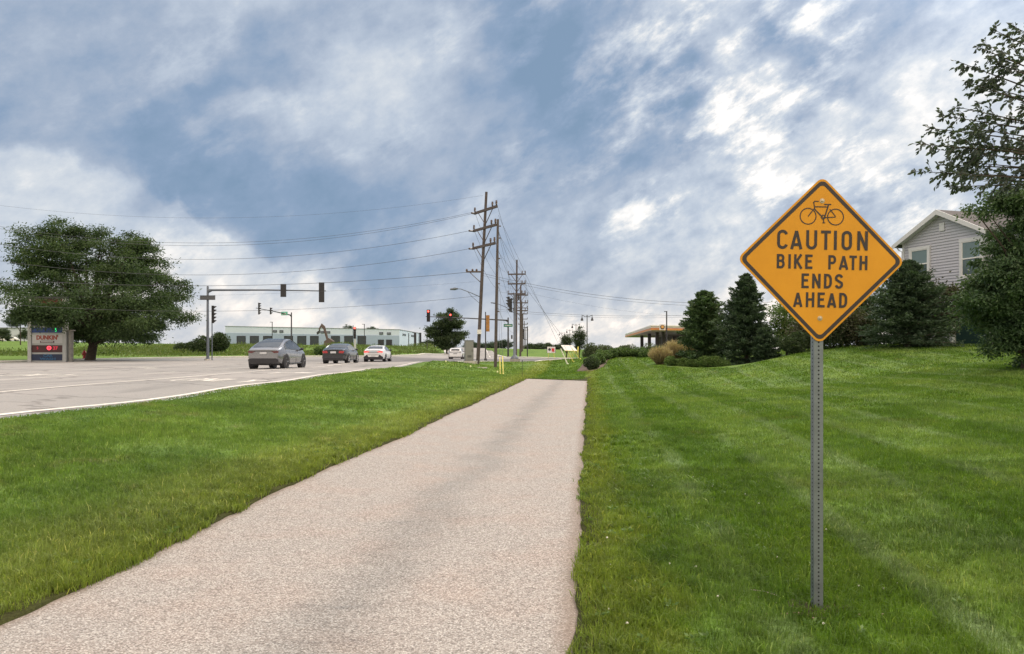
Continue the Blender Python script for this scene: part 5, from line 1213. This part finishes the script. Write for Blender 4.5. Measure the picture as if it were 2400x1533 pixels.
# side wall openings (right side)
for yy in (8, 11, 14, 30, 33, 36, 39, 42): f = MB(); f.box((Lw+.05, yy, ztop-1.4), (.12, 1.6, .7)); obj('window', f, DKF, t)
f = MB(); f.box((Lw+.1, 22, 2.6), (.2, .5, 5.2)); obj('downpipe', f, DKF, t)
f = MB(); f.box((Lw+.6, 52, 3.0), (.8, .5, 6.0)); obj('end_post', f, DKF, t)
# excavator in front of it
b = on(757, 190); t = thing('excavator', 'dull brown digger arm standing before the warehouse behind the dark sedan', 'excavator', b); EX = mat('digger_brown', (.13, .095, .09), .7, var=.4)
m = MB(); m.prism([(-1.1, 4.2), (-.3, 5.6), (.5, 4.9), (1.4, 1.6), (.9, 1.5), (.1, 4.2), (-.4, 4.7), (-.9, 4.0)], -.2, .2, 'y'); obj('boom', m, EX, t)
m = MB(); m.prism([(.4, 0), (2.6, 0), (2.6, 1.3), (1.6, 2.0), (.5, 1.2)], -1, 1, 'y'); obj('body', m, EX, t); m = MB(); m.prism([(-1.5, 3.4), (-.7, 4.1), (-.9, 3.2), (-1.4, 2.9)], -.4, .4, 'y'); obj('bucket', m, DARKM, t)
for px, Y, pt in ((638, 200, 755), (854, 205, 760), (1001, 160, 764), (973, 170, 780)):
    b = on(px, Y); t = thing('light_pole', {638: 'thin light pole in front of the warehouse left of the far mast', 854: 'thin light pole in front of the warehouse right of the red signal', 1001: 'thin pole left of the domed tree', 973: 'short dark lamp at the right end of the warehouse'}[px], 'light pole', b)
    z_ = zat(pt, Y)-b.z; m = MB(); m.tube([(0, 0, -.2), (0, 0, z_)], .10 if px != 973 else .3, 6); obj('pole', m, DARKM, t)
    m = MB(); m.box((-.25, 0, z_), (.7, .25, .12)); obj('lamp_head', m, DARKM, t)
# pale low building and white vehicles far left
b = Vector(((30-1200)/F*300, 300, 4.6)); t = thing('long_building', 'pale low building far off behind the price sign', 'building', b); z0 = b.z
m = MB(); zt = zat(768, 300)-z0; m.box((-6, 8, zt/2-.5), (46, 16, zt+.6)); obj('wall', m, mat('far_wall', (.50, .55, .60), .8, var=.08), t); m = MB(); m.box((-6, 8, zt-.1), (46.6, 16.6, .35)); obj('roof', m, mat('far_roof', (.20, .22, .24), .7), t)
m = MB()
for i in range(5): m.box((-20+i*8, -.05, zt*.5), (2.5, .2, 1.6))
obj('windows', m, DK, t)
for px, lb_ in ((12, 'white parked car far off, left of the pair'), (30, 'white parked van far off, right of the pair')):
    b = Vector(((px-1200)/F*262, 262, h1((px-1200)/F*262, 262)+.1)); t = thing('parked_car', lb_, 'car', b); m = MB(); m.prism([(-2.1, .3), (2.1, .3), (2.15, .8), (1.2, .95), (.7, 1.45), (-1.0, 1.5), (-1.7, .95), (-2.15, .85)], -.85, .85, 'y'); obj('body', m, WHITE, t)
    m = MB(); m.prism([(-1.45, .97), (1.0, .97), (.62, 1.36), (-.95, 1.4)], -.88, .88, 'y'); obj('windows', m, DK, t)
    for s_ in (-1.3, 1.3): m = MB(); m.lathe([(.33, -.9), (.33, .9)], 12, (s_, 0, .33), 'y'); obj('wheel', m, HOUS, t)

# ------------------------------------------------------------------ fuel station
gz = -.35; t = thing('fuel_canopy', 'fuel station canopy with orange and cream fascia and a round emblem board', 'canopy', (0, 0, 0))
def gp(px, Y): return Vector(((px-1200)/F*Y, Y, 0))
K = gp(1526, 82); Lf = gp(1465.5, 128); Rt = gp(1760, 88); Bk = Lf+(Rt-K)
ztp = zat(763, 82); zbt = zat(774.5, 82)
t.location = (K.x, K.y, gz)
poly = [(p.x-K.x, p.y-K.y) for p in (K, Rt, Bk, Lf)]
def fas(z0, z1, grow, name, m_, label=None):
    c = Vector((sum(p[0] for p in poly)/4, sum(p[1] for p in poly)/4)); pg = [tuple(Vector(p)+(Vector(p)-c).normalized()*grow) for p in poly]
    m = MB(); m.prism(pg, z0-gz, z1-gz); return tag(obj(name, m, m_, t), label)
CREAM = mat('fascia_cream', (.66, .62, .52), .5, var=.06); ORNG = mat('fascia_orange', (.62, .26, .07), .5, var=.12); REDF = mat('fascia_red', (.40, .07, .05), .5)
fas(zbt, ztp, 0, 'roof', CREAM)
e3 = (ztp-zbt)
fas(zbt+.04, zbt+e3*.42, .10, 'fascia', ORNG, 'orange lower band'); fas(zbt+e3*.42, zbt+e3*.5, .06, 'fascia', REDF, 'thin red line'); fas(ztp-.07, ztp+.05, .14, 'trim', mat('fascia_white', (.8, .8, .76), .5))
m = MB(); s0 = gp(1551, 82); m.box((s0.x-K.x, s0.y-K.y-.30, zat(767, 82)-gz), (.60, .14, .60)); eb = obj('emblem_board', m, WHITE, t)
m = MB(); m.lathe([(.235, 0), (.235, -.03)], 20, (s0.x-K.x, s0.y-K.y-.38, zat(767, 82)-gz), 'y'); em = obj('emblem_ring', m, mat('emblem_dark', (.10, .04, .02), .5), eb)
m = MB(); m.lathe([(.15, -.04), (.15, -.055)], 14, (s0.x-K.x, s0.y-K.y-.38, zat(766.5, 82)-gz), 'y'); obj('emblem_disc', m, mat('emblem_orange', (.72, .38, .10), .5), em)
COLM = mat('column_dark', (.07, .06, .065), .6, var=.2)
for px, Y, wpx in ((1504.5, 112, 6.5), (1522, 98, 6.5), (1540, 90, 7), (1554, 88, 6), (1640, 90, 9), (1700, 92, 9)):
    p = gp(px, Y)-K; m = MB(); m.box((p.x, p.y, (zbt-gz)/2-.5), (wpx/F*Y, .45, zbt-gz+1)); obj('column', m, COLM, t)
for px, Y, lb_ in ((1533, 92, 'fuel pump left of the dark columns'), (1549, 90, 'fuel pump between the columns'), (1518, 100, 'fuel pump farthest left')):
    p = gp(px, Y); tt = thing('fuel_pump', lb_, 'fuel pump', (p.x, p.y, gz), 0, 'fuel pumps under the canopy'); m = MB(); m.box((0, 0, .75), (.5, .4, 1.6)); obj('body', m, mat('pump_grey', (.35, .35, .36), .5), tt); m = MB(); m.box((0, -.22, 1.25), (.35, .06, .35)); obj('display', m, DKF, tt)
b = gp(1584, 104); t = thing('shop', 'dark fronted shop with a lit doorway under the canopy', 'building', (b.x, b.y, gz), math.radians(3))
m = MB(); m.box((4.6, 4, 1.9), (10, 8, 3.8)); obj('wall', m, mat('shop_wall', (.10, .085, .09), .7, var=.3), t); m = MB(); m.box((4, 4, 3.9), (11.4, 8.4, .25)); obj('roof', m, mat('shop_roof', (.25, .23, .22), .7), t)
m = MB(); m.box((2.2, -.06, 1.9), (2.2, .12, 3.0)); wn = obj('window', m, mat('shop_glass', (.30, .29, .30), .2), t); m = MB(); m.box((2.2, -.14, 1.1), (2.0, .05, .8)); obj('display_rack', m, mat('rack_red', (.45, .12, .07), .6, var=.5, vscale=3), wn)
m = MB(); m.box((-.6, -.06, 1.7), (1.2, .12, 2.6)); obj('window', m, mat('shop_glass', (.30, .29, .30), .2), t)
b = gp(1562.5, 78); b.z = 0; t = thing('light_pole', 'tall thin light pole standing in front of the canopy emblem', 'light pole', (b.x, b.y, gz)); z_ = zat(730, 78)-gz
m = MB(); m.tube([(0, 0, 0), (0, 0, z_)], [.09, .06], 8); obj('pole', m, DARKM, t); m = MB(); m.box((-.1, 0, z_), (.3, .2, .06)); obj('lamp_head', m, DARKM, t)

# ------------------------------------------------------------------ house
SID = mat('vinyl_siding', (.46, .465, .51), .6, var=.06, vscale=1.5); TRIM = mat('white_trim', (.60, .61, .62), .5, var=.05); SHNG = mat('roof_shingle', (.095, .085, .085), .9, var=.35, vscale=14, bump=.4, bscale=30)
GLS = mat('window_glass', (.10, .14, .15), .06, var=.25, vscale=1.2, spec=.9); BLND = mat('window_blind', (.16, .225, .235), .3, var=.12)
hx, hy = (2118-1200)/F*43, 43.0; ha = math.atan2(-.955, .296)
hz0 = 1.85; t = thing('house', 'two storey house with grey lap siding, white gable trim and brown roof at the right', 'house', (hx, hy, hz0), ha)
GW = 5.25; EV = 5.62; RS = math.tan(math.radians(26.5)); AP = EV+GW/2*RS
def siding(m, x0, x1, z0, z1, y, clip=None, ax='y'):
    z = z0; st_ = .15
    while z < z1-.001:
        zt_ = min(z+st_, z1); a, b_ = (x0, x1) if not clip else clip(z); c_, d__ = (x0, x1) if not clip else clip(zt_)
        if b_-a > .02:
            if ax == 'y': m.add([(a, y-.048, z), (b_, y-.048, z), (d__, y-.004, zt_), (c_, y-.004, zt_), (a, y, z), (b_, y, z)], [(0, 1, 2, 3), (4, 5, 1, 0)])
            else: m.add([(y-.048, a, z), (y-.048, b_, z), (y-.004, d__, zt_), (y-.004, c_, zt_), (y, a, z), (y, b_, z)], [(3, 2, 1, 0), (0, 1, 5, 4)])
        z = zt_
clipf = lambda z: (0, GW) if z <= EV else (min(GW/2, (z-EV)/RS), max(GW/2, GW-(z-EV)/RS))
m = MB(); siding(m, 0, GW, -.3, AP-.02, 0, clipf); obj('siding', m, SID, t)
m = MB(); m.box((GW/2, 2.0, EV/2-.2), (GW-.02, 3.98, EV+.4)); m.prism([(.01, EV), (GW-.01, EV), (GW/2, AP)], .02, 6, 'y'); obj('wall', m, SID, t)
m = MB(); siding(m, GW, GW+12, -.3, EV, .9); m.box((GW+6, 5.4, EV/2-.2), (12, 8.96, EV+.4)); tag(obj('wall', m, SID, t), 'recessed right wing wall')
# roof: gable slabs with overhang .35 front, .4 eaves, thickness .14
OH = .42
def slab(m, p0, p1, p2, p3, th=.12):
    n_ = (Vector(p1)-Vector(p0)).cross(Vector(p3)-Vector(p0)).normalized()*th; q_ = [Vector(p) for p in (p0, p1, p2, p3)]
    m.add([tuple(v) for v in q_]+[tuple(v-n_) for v in q_], [(0, 1, 2, 3), (7, 6, 5, 4), (0, 4, 5, 1), (1, 5, 6, 2), (2, 6, 7, 3), (3, 7, 4, 0)])
m = MB(); lft = (-OH, EV-OH*RS+.14); rgt = (GW+.28, EV-.28*RS+.14); ap = (GW/2, AP+.14)
slab(m, (lft[0], -OH, lft[1]), (ap[0], -OH, ap[1]), (ap[0], 6, ap[1]), (lft[0], 6, lft[1])); slab(m, (ap[0], -OH, ap[1]), (rgt[0], -OH, rgt[1]), (rgt[0], 3.2, rgt[1]), (ap[0], 6, ap[1]))
m.f = m.f
rz = EV+4.3*.53
slab(m, (GW-2.5, .45, EV+.10), (GW+12.4, .45, EV+.10), (GW+12.4, 5.4, rz+.2), (GW-2.5, 5.4, rz+.2)); slab(m, (GW+12.4, 10.3, EV+.1), (GW-2.5, 10.3, EV+.1), (GW-2.5, 5.42, rz+.2), (GW+12.4, 5.42, rz+.2))
obj('roof', m, SHNG, t)
m = MB()   # rake boards and frieze
for a, b_ in ((lft, ap), (rgt, ap)):
    dx, dz = b_[0]-a[0], b_[1]-a[1]
    vs = [(a[0], a[1]+.01), (b_[0], b_[1]+.01), (b_[0], b_[1]-.26), (a[0], a[1]-.22)]
    m.prism(vs, -OH-.035, -OH-.003, 'y')
    m.prism([(a[0]+dx*.14, a[1]+dz*.14-.13), (b_[0], b_[1]-.16), (b_[0], b_[1]-.20), (a[0]+dx*.14, a[1]+dz*.14-.17)], -OH, -.03, 'y')
obj('rake_board', m, TRIM, t)
for xx in (.03, GW-.03): m = MB(); m.box((xx, -.045, EV/2-.2), (.12, .05, EV+.35)); obj('corner_board', m, TRIM, t)
m = MB(); m.box((GW+6.6, .36, EV-.02), (12.0, .14, .14)); m.tube([(-.33, -.2, EV-.12), (-.2, -.12, EV-.34), (-.03, -.08, EV-.42), (-.03, -.08, 0)], .035, 6); m.box((-.40, 2.9, EV-.1), (.12, 6.6, .12)); obj('gutter', m, TRIM, t)
m = MB(); m.box((GW/2, -.055, AP-.75), (.30, .06, .42)); obj('gable_vent', m, TRIM, t)
def window(x0, z0, w_, h_, lbl):
    o = empty('window', (x0, 0, z0)); o.parent = t; tag(o, lbl); tw = .14
    m = MB(); m.box((w_/2, -.06, h_+tw/2+.02), (w_+2*tw+.04, .10, tw+.04)); m.box((w_/2, -.06, -tw/2), (w_+2*tw, .10, tw)); m.box((-tw/2, -.057, h_/2), (tw, .10, h_)); m.box((w_+tw/2, -.057, h_/2), (tw, .10, h_)); obj('frame', m, TRIM, o)
    m = MB(); m.box((w_/2, -.078, h_*.5), (w_, .045, .06)); 
    for xx in (.02, w_-.02): m.box((xx, -.075, h_/2), (.04, .04, h_))
    m.box((w_/2, -.073, h_-.02), (w_-.08, .04, .04)); m.box((w_/2, -.073, .02), (w_-.08, .04, .04)); obj('sash', m, WHITE, o)
    m = MB(); m.box((w_/2, -.060, h_*.75), (w_-.08, .015, h_*.47)); obj('blind', m, BLND, o)
    m = MB(); m.box((w_/2, -.060, h_*.25), (w_-.08, .015, h_*.44)); obj('pane', m, GLS, o)
# find wall x for a photo column
def hxw(px):
    k = (px-1200)/F; return (k*hy-hx)/(.296+k*.955)
x0 = hxw(2138); x1 = hxw(2177); Ym = hy-.955*(x0+x1)/2; window(x0, zat(653, Ym)-hz0, x1-x0, (653-586)/F*Ym, 'left upstairs window')
x0 = hxw(2257); x1 = hxw(2301); Ym = hy-.955*(x0+x1)/2; window(x0, zat(645, Ym)-hz0, x1-x0, (645-565)/F*Ym, 'right upstairs window, partly behind the evergreen')
x0 = hxw(2243); m = MB(); m.box((x0+.9, -.06, 1.0), (1.75, .08, 2.3)); dd = obj('patio_door', m, mat('door_glass', (.03, .06, .055), .08, spec=.8), t)
m = MB(); m.box((x0-.10, -.08, 1.0), (.20, .12, 2.35)); m.box((x0+.9, -.08, 2.22), (2.2, .12, .14)); m.box((x0+.9, -.08, -.12), (2.2, .14, .06)); obj('door_frame', m, WHITE, dd)

#CARS
# ------------------------------------------------------------------ cars
TYRE = mat('tyre', (.018, .018, .02), .85, var=.2); RIMD = mat('rim_dark', (.10, .10, .11), .35, .8, var=.2); RIMS = mat('rim_silver', (.55, .56, .58), .3, .8, var=.1)
CGL = mat('car_glass', (.025, .03, .035), .04, spec=1.0); TRM = mat('car_trim', (.02, .02, .024), .5, var=.1); TAIL = mat('tail_light', (.35, .015, .02), .15, spec=.8); TAILD = mat('tail_light_smoked', (.10, .015, .02), .15, spec=.8); TAILB = mat('brake_light', (.45, .03, .03), .2, emit=(1, .10, .08), estr=1.2)
PLATE = mat('number_plate', (.55, .57, .60), .5, var=.1)
def interp(tab, x):
    xs = [a[0] for a in tab]; ys = [a[1] for a in tab]; return float(np.interp(x, xs, ys))
def smooth_tab(tab, n=60):
    xs = np.linspace(tab[0][0], tab[-1][0], n); ys = np.interp(xs, [a[0] for a in tab], [a[1] for a in tab])
    k = np.array([1, 2, 3, 2, 1])/9.; yp = np.pad(ys, 2, mode='edge'); ys2 = np.convolve(yp, k, 'valid'); return list(zip(xs, ys2))
def build_car(label, loc, yaw, sp):
    t = thing('car', label, 'car', loc, yaw); L = sp['L']; W2 = sp['W']/2
    top = smooth_tab(sp['top']); belt = sp['belt']; plan = smooth_tab(sp['plan']); bot = sp['bot']; tum = sp.get('tum', .40)
    T_ = lambda x: interp(top, x); B_ = lambda x: min(interp(belt, x), T_(x)-.012); P_ = lambda x: W2*interp(plan, x)
    def side(x, z):   # half width of the body side at height z
        w_ = P_(x); b_ = B_(x)
        if z <= b_: return w_*(1.0-.05*max(0, (z-.62))/.3)
        return max(.05, w_*.95-tum*(z-b_))
    xs = np.linspace(0, L, 61); m = MB(); K = 12
    for x in xs:
        w_ = P_(x); zt = T_(x); zb = interp(bot, x); b_ = B_(x); wr = max(w_*.25, side(x, zt-.03)); dz = zt-b_
        prof = [(0, zb+.02), (w_*.80, zb), (w_*.955, zb+.05), (w_*.995, zb+(b_-zb)*.30), (w_*1.0, zb+(b_-zb)*.58), (w_*.985, zb+(b_-zb)*.82), (w_*.95, b_),
                ((w_*.95*.5+wr*.5), b_+dz*.5), (wr, zt-min(.06, dz*.25)), (wr*.86, zt-min(.015, dz*.08)), (wr*.5, zt-.002), (0, zt+.004)]
        for p_ in prof: m.v.append((p_[0], x, p_[1]))
        for p_ in prof[1:-1][::-1]: m.v.append((-p_[0], x, p_[1]))
    N = 2*K-2
    for i in range(len(xs)-1):
        for k in range(N): m.f.append((i*N+k, i*N+(k+1) % N, (i+1)*N+(k+1) % N, (i+1)*N+k)[::-1])
    m.f.append(tuple(range(N))); m.f.append(tuple((len(xs)-1)*N+k for k in range(N))[::-1])
    obj('body', m, sp['paint'], t, 32)
    # side windows
    for s_ in (-1, 1):
        for (a, b_) in sp['win']:
            m = MB(); n = 12
            for i in range(n+1):
                x = a+(b_-a)*i/n; z0 = B_(x)+.035; z1 = max(z0+.005, T_(x)-.10)
                for z in (z0, (z0+z1)/2, z1): m.v.append((s_*(side(x, z)+.008), x, z))
            for i in range(n):
                for k in range(2): m.f.append((i*3+k, i*3+k+1, (i+1)*3+k+1, (i+1)*3+k))
            obj('side_window', m, CGL, t, 60)
        a, b_ = sp['win'][0][0], sp['win'][-1][1]; m = MB(); m.tube([(s_*(side(x, max(B_(x)+.03, T_(x)-.085))+.012), x, max(B_(x)+.03, T_(x)-.085)) for x in np.linspace(a, b_, 14)], .013, 4); m.tube([(s_*(side(x, B_(x)+.03)+.012), x, B_(x)+.03) for x in np.linspace(a, b_, 10)], .012, 4); obj('window_trim', m, sp.get('wtrim', TRM), t)
        m = MB(); 
        for x in sp['doors']: m.tube([(s_*(side(x, z)+.001), x+.04*(z-.6), z) for z in (.28, .5, .7, B_(x))], .007, 4)
        obj('door_seams', m, TRM, t)
        m = MB(); x = sp['mirror']; zz = B_(x)+.06; m.tube([(s_*(side(x, zz)), x, zz), (s_*(side(x, zz)+.10), x, zz+.03)], [.02, .03], 5); m.lathe([(.03, s_*(side(x, zz)+.06)), (.075, s_*(side(x, zz)+.10)), (.07, s_*(side(x, zz)+.20)), (.03, s_*(side(x, zz)+.24))], 8, (0, x, zz+.05), 'x'); obj('mirror', m, sp.get('mirmat', sp['paint']), t, 60)
        m = MB(); m.tube([(s_*(side(x, .27)+.0), x, .27) for x in np.linspace(sp['wx'][0]+.42, sp['wx'][1]-.42, 6)], .035, 5); obj('sill', m, TRM, t)
        for dx in sp['doors'][1:]: m = MB(); m.box((s_*(side(dx-.2, .80)+.012), dx-.25+.4, .78 if sp['L'] < 4.79 else .76), (.02, .18, .022)); obj('door_handle', m, sp['paint'], t)
    # glazing front and rear
    for nm, (a, b_, ins) in (('rear_window', sp['rear']), ('windshield', sp['front'])):
        m = MB(); n = 10
        for i in range(n+1):
            x = a+(b_-a)*i/n; zt = T_(x); wr = max(.2, side(x, zt-.03))-ins
            for u in (-1, -.5, 0, .5, 1): m.v.append((u*wr*.93, x, zt+.012-(.012 if abs(u) == 1 else 0)))
        for i in range(n):
            for k in range(4): m.f.append((i*5+k, i*5+k+1, (i+1)*5+k+1, (i+1)*5+k))
        obj(nm, m, CGL, t, 60)
    if sp.get('glassroof'):
        a, b_ = sp['glassroof']; m = MB(); n = 8
        for i in range(n+1):
            x = a+(b_-a)*i/n; zt = T_(x); wr = side(x, zt-.03)-.1
            for u in (-1, 0, 1): m.v.append((u*wr*.93, x, zt+.011-(.005 if u else 0)))
        for i in range(n):
            for k in range(2): m.f.append((i*3+k, i*3+k+1, (i+1)*3+k+1, (i+1)*3+k))
        obj('roof_glass', m, CGL, t, 60)
    # wheels
    r = sp['wr']
    for s_ in (-1, 1):
        for x in sp['wx']:
            w_ = side(x, .45); m = MB(); m.lathe([(r+.075, s_*(w_-.25)), (r+.075, s_*(w_+.006))], 26, (0, x, r+.01), 'x')
            wo = s_*(w_+.012)
            m2 = MB(); m2.v = [v for v in m.v]; m2.f = m.f; obj('wheel_arch', m2, TRM, t)
            wh = empty('wheel', (0, x, r)); wh.parent = t
            m = MB(); m.lathe([(r*.62, wo-s_*.22), (r*.93, wo-s_*.22), (r, wo-s_*.19), (r, wo-s_*.03), (r*.94, wo+s_*.004), (r*.70, wo+s_*.006)], 26, (0, 0, 0), 'x'); obj('tyre', m, TYRE, wh, 40)
            m = MB(); m.lathe([(r*.70, wo-s_*.004), (r*.66, wo+s_*.009), (r*.61, wo-s_*.0)], 24, (0, 0, 0), 'x'); m.lathe([(.07, wo-s_*.05), (.06, wo+s_*.012)], 10, (0, 0, 0), 'x')
            for k in range(sp.get('spokes', 5)):
                a = 2*PI*k/sp.get('spokes', 5)+.2; c_, s2 = math.cos(a), math.sin(a)
                m.tube([(wo-s_*.01, c_*.05, s2*.05), (wo+s_*.004, c_*r*.64, s2*r*.64)], [.032, .024], 5)
            obj('rim', m, sp['rim'], wh, 50)
    # rear face parts
    def rp(name, poly, m_, dep=.02, x=0.0, label=None):   # poly (x,z) on the tail, follows the rear edge
        m = MB(); m.prism(poly, x-dep, x+.05, 'y'); return tag(obj(name, m, m_, t), label)
    for q in sp['rearparts']: rp(*q)
    m = MB(); m.box((0, L*.5, .24), (W2*1.5, L*.86, .10)); obj('underbody', m, TRM, t)
    return t
GREYP = mat('paint_grey', (.25, .255, .275), .22, .65, var=.03, coat=.7); DKP = mat('paint_dark', (.035, .035, .042), .25, .5, var=.03, coat=.8); WHP = mat('paint_white', (.72, .74, .76), .28, .0, var=.02, coat=.6)
def mir(poly): return [(-a, b) for a, b in poly][::-1]
# grey electric hatchback
sy = dict(L=4.75, W=1.92, paint=GREYP, tum=.46,
  top=[(0, .98), (.05, 1.06), (.30, 1.13), (.55, 1.22), (1.1, 1.42), (1.6, 1.56), (2.1, 1.62), (2.6, 1.60), (3.0, 1.50), (3.4, 1.30), (3.75, 1.08), (4.2, .95), (4.6, .80), (4.75, .66)],
  belt=[(0, .93), (.5, 1.02), (1.2, 1.02), (2.5, .98), (3.6, .93), (4.75, .70)], plan=[(0, .80), (.12, .90), (.4, .96), (.9, 1.0), (3.8, .99), (4.3, .93), (4.6, .82), (4.75, .70)],
  bot=[(0, .42), (.25, .25), (.8, .20), (4.2, .20), (4.75, .28)], win=[(.78, 1.50), (1.54, 2.42), (2.48, 3.45)], doors=[1.32, 2.45, 3.42], mirror=3.25, wx=(.86, 3.77), wr=.355, rim=RIMD, spokes=5,
  rear=(.34, 1.45, .08), front=(2.95, 3.7, .05), glassroof=(1.6, 2.85), wtrim=TRM, mirmat=TRM,
  rearparts=[('tail_light', [(.42, .93), (.80, .96), (.80, .86), (.60, .83)], TAILD, .03, 0), ('tail_light', mir([(.42, .93), (.80, .96), (.80, .86), (.60, .83)]), TAILD, .03, 0),
             ('number_plate', [(-.18, .79), (.18, .79), (.18, .89), (-.18, .89)], PLATE, .035, 0), ('tailgate_lip', [(-.74, .965), (.74, .965), (.70, .99), (-.70, .99)], GREYP, .07, 0), ('tailgate_shadow_line', [(-.50, .925), (.50, .925), (.50, .95), (-.50, .95)], TRM, .022, 0),
             ('diffuser', [(-.74, .28), (.74, .28), (.80, .50), (.62, .56), (-.62, .56), (-.80, .50)], TRM, .06, 0), ('bumper', [(-.77, .56), (.77, .56), (.78, .70), (-.78, .70)], GREYP, .05, 0)])
def put(px, Y, spec, label, yaw):
    x = (px-1200)/F*Y; z = h1(x, Y); sl_ = spec; c = build_car(label, (x, Y, z), math.radians(yaw), spec); return c
# loc is the middle of the rear bumper
put(617, 40.6, sy, 'grey electric hatchback, the nearest car on the road', -2.5)
sed = dict(sy); sed.update(L=4.85, W=1.84, paint=DKP, tum=.50,
  top=[(0, .92), (.04, 1.02), (.35, 1.07), (.70, 1.10), (1.1, 1.24), (1.55, 1.40), (2.1, 1.46), (2.7, 1.45), (3.1, 1.34), (3.65, 1.05), (4.1, .95), (4.6, .80), (4.85, .62)],
  belt=[(0, .90), (.6, .98), (1.5, .97), (2.7, .93), (3.6, .90), (4.85, .64)], win=[(1.12, 1.62), (1.66, 2.5), (2.56, 3.4)], doors=[1.5, 2.52, 3.4], mirror=3.2, wx=(.98, 3.78), wr=.33, rim=RIMS, rear=(.78, 1.50, .10), front=(2.95, 3.6, .06), glassroof=None, wtrim=RIMS,
  rearparts=[('tail_light', [(.40, .76), (.74, .74), (.80, .90), (.44, .92)], TAIL, .03, 0), ('tail_light', mir([(.40, .76), (.74, .74), (.80, .90), (.44, .92)]), TAIL, .03, 0), ('number_plate', [(-.2, .74), (.2, .74), (.2, .88), (-.2, .88)], PLATE, .035, 0),
             ('boot_lip', [(-.70, .985), (.70, .985), (.68, 1.015), (-.68, 1.015)], DKP, .05, 0), ('bumper', [(-.79, .36), (.79, .36), (.78, .62), (-.78, .62)], DKP, .06, 0), ('diffuser', [(-.70, .24), (.70, .24), (.76, .34), (-.76, .34)], TRM, .05, 0)])
put(781, 56, sed, 'dark grey sedan with red tail lights, middle car of the queue', -1.5)
son = dict(sed); son.update(L=4.9, W=1.86, paint=WHP, tum=.52, top=[(0, .93), (.04, 1.03), (.4, 1.06), (.75, 1.12), (1.3, 1.30), (1.8, 1.41), (2.3, 1.44), (2.8, 1.40), (3.2, 1.27), (3.65, 1.02), (4.1, .92), (4.6, .78), (4.9, .60)], wtrim=TRM, mirmat=TRM,
  rearparts=[('tail_light', [(.30, .86), (.80, .80), (.80, .93), (.70, .96)], TAILB, .03, 0), ('tail_light', mir([(.30, .86), (.80, .80), (.80, .93), (.70, .96)]), TAILB, .03, 0), ('light_bar', [(-.62, .95), (.62, .95), (.60, .985), (-.60, .985)], TRM, .035, 0), ('lower_trim', [(-.44, .80), (.44, .80), (.42, .825), (-.42, .825)], TRM, .035, 0),
             ('boot_panel', [(-.30, .83), (.30, .83), (.30, .93), (-.30, .93)], mat('paint_white_blue', (.55, .62, .68), .3, coat=.5), .025, 0), ('diffuser', [(-.80, .26), (.80, .26), (.84, .42), (.55, .62), (-.55, .62), (-.84, .42)], TRM, .06, 0), ('bumper', [(-.42, .44), (.42, .44), (.50, .58), (-.50, .58)], WHP, .075, 0), ('number_plate', [(-.2, .46), (.2, .46), (.2, .56), (-.2, .56)], PLATE, .09, 0)])
put(875, 66.5, son, 'white sedan in front of the dark one, at the stop of the queue', 0)
suv = dict(sy); suv.update(L=4.6, W=1.86, paint=WHP, tum=.34, top=[(0, 1.0), (.05, 1.12), (.35, 1.42), (.7, 1.50), (2.2, 1.54), (2.9, 1.44), (3.6, 1.08), (4.3, .95), (4.6, .75)], rear=(.06, .34, .12), win=[(.5, 1.2), (1.25, 2.2), (2.25, 3.3)], glassroof=None,
  rearparts=[('tail_light', [(.55, .92), (.80, .92), (.80, 1.02), (.40, 1.0)], TRM, .03, 0), ('tail_light', mir([(.55, .92), (.80, .92), (.80, 1.02), (.40, 1.0)]), TRM, .03, 0), ('light_bar', [(-.5, .95), (.5, .95), (.5, 1.0), (-.5, 1.0)], TRM, .03, 0), ('number_plate', [(-.25, .72), (.25, .72), (.25, .78), (-.25, .78)], TRM, .03, 0), ('bumper', [(-.75, .36), (.75, .36), (.75, .62), (-.75, .62)], WHP, .05, 0)])
put(1067, 103, suv, 'white car driving away on the far road left of the grey cabinet', -1)
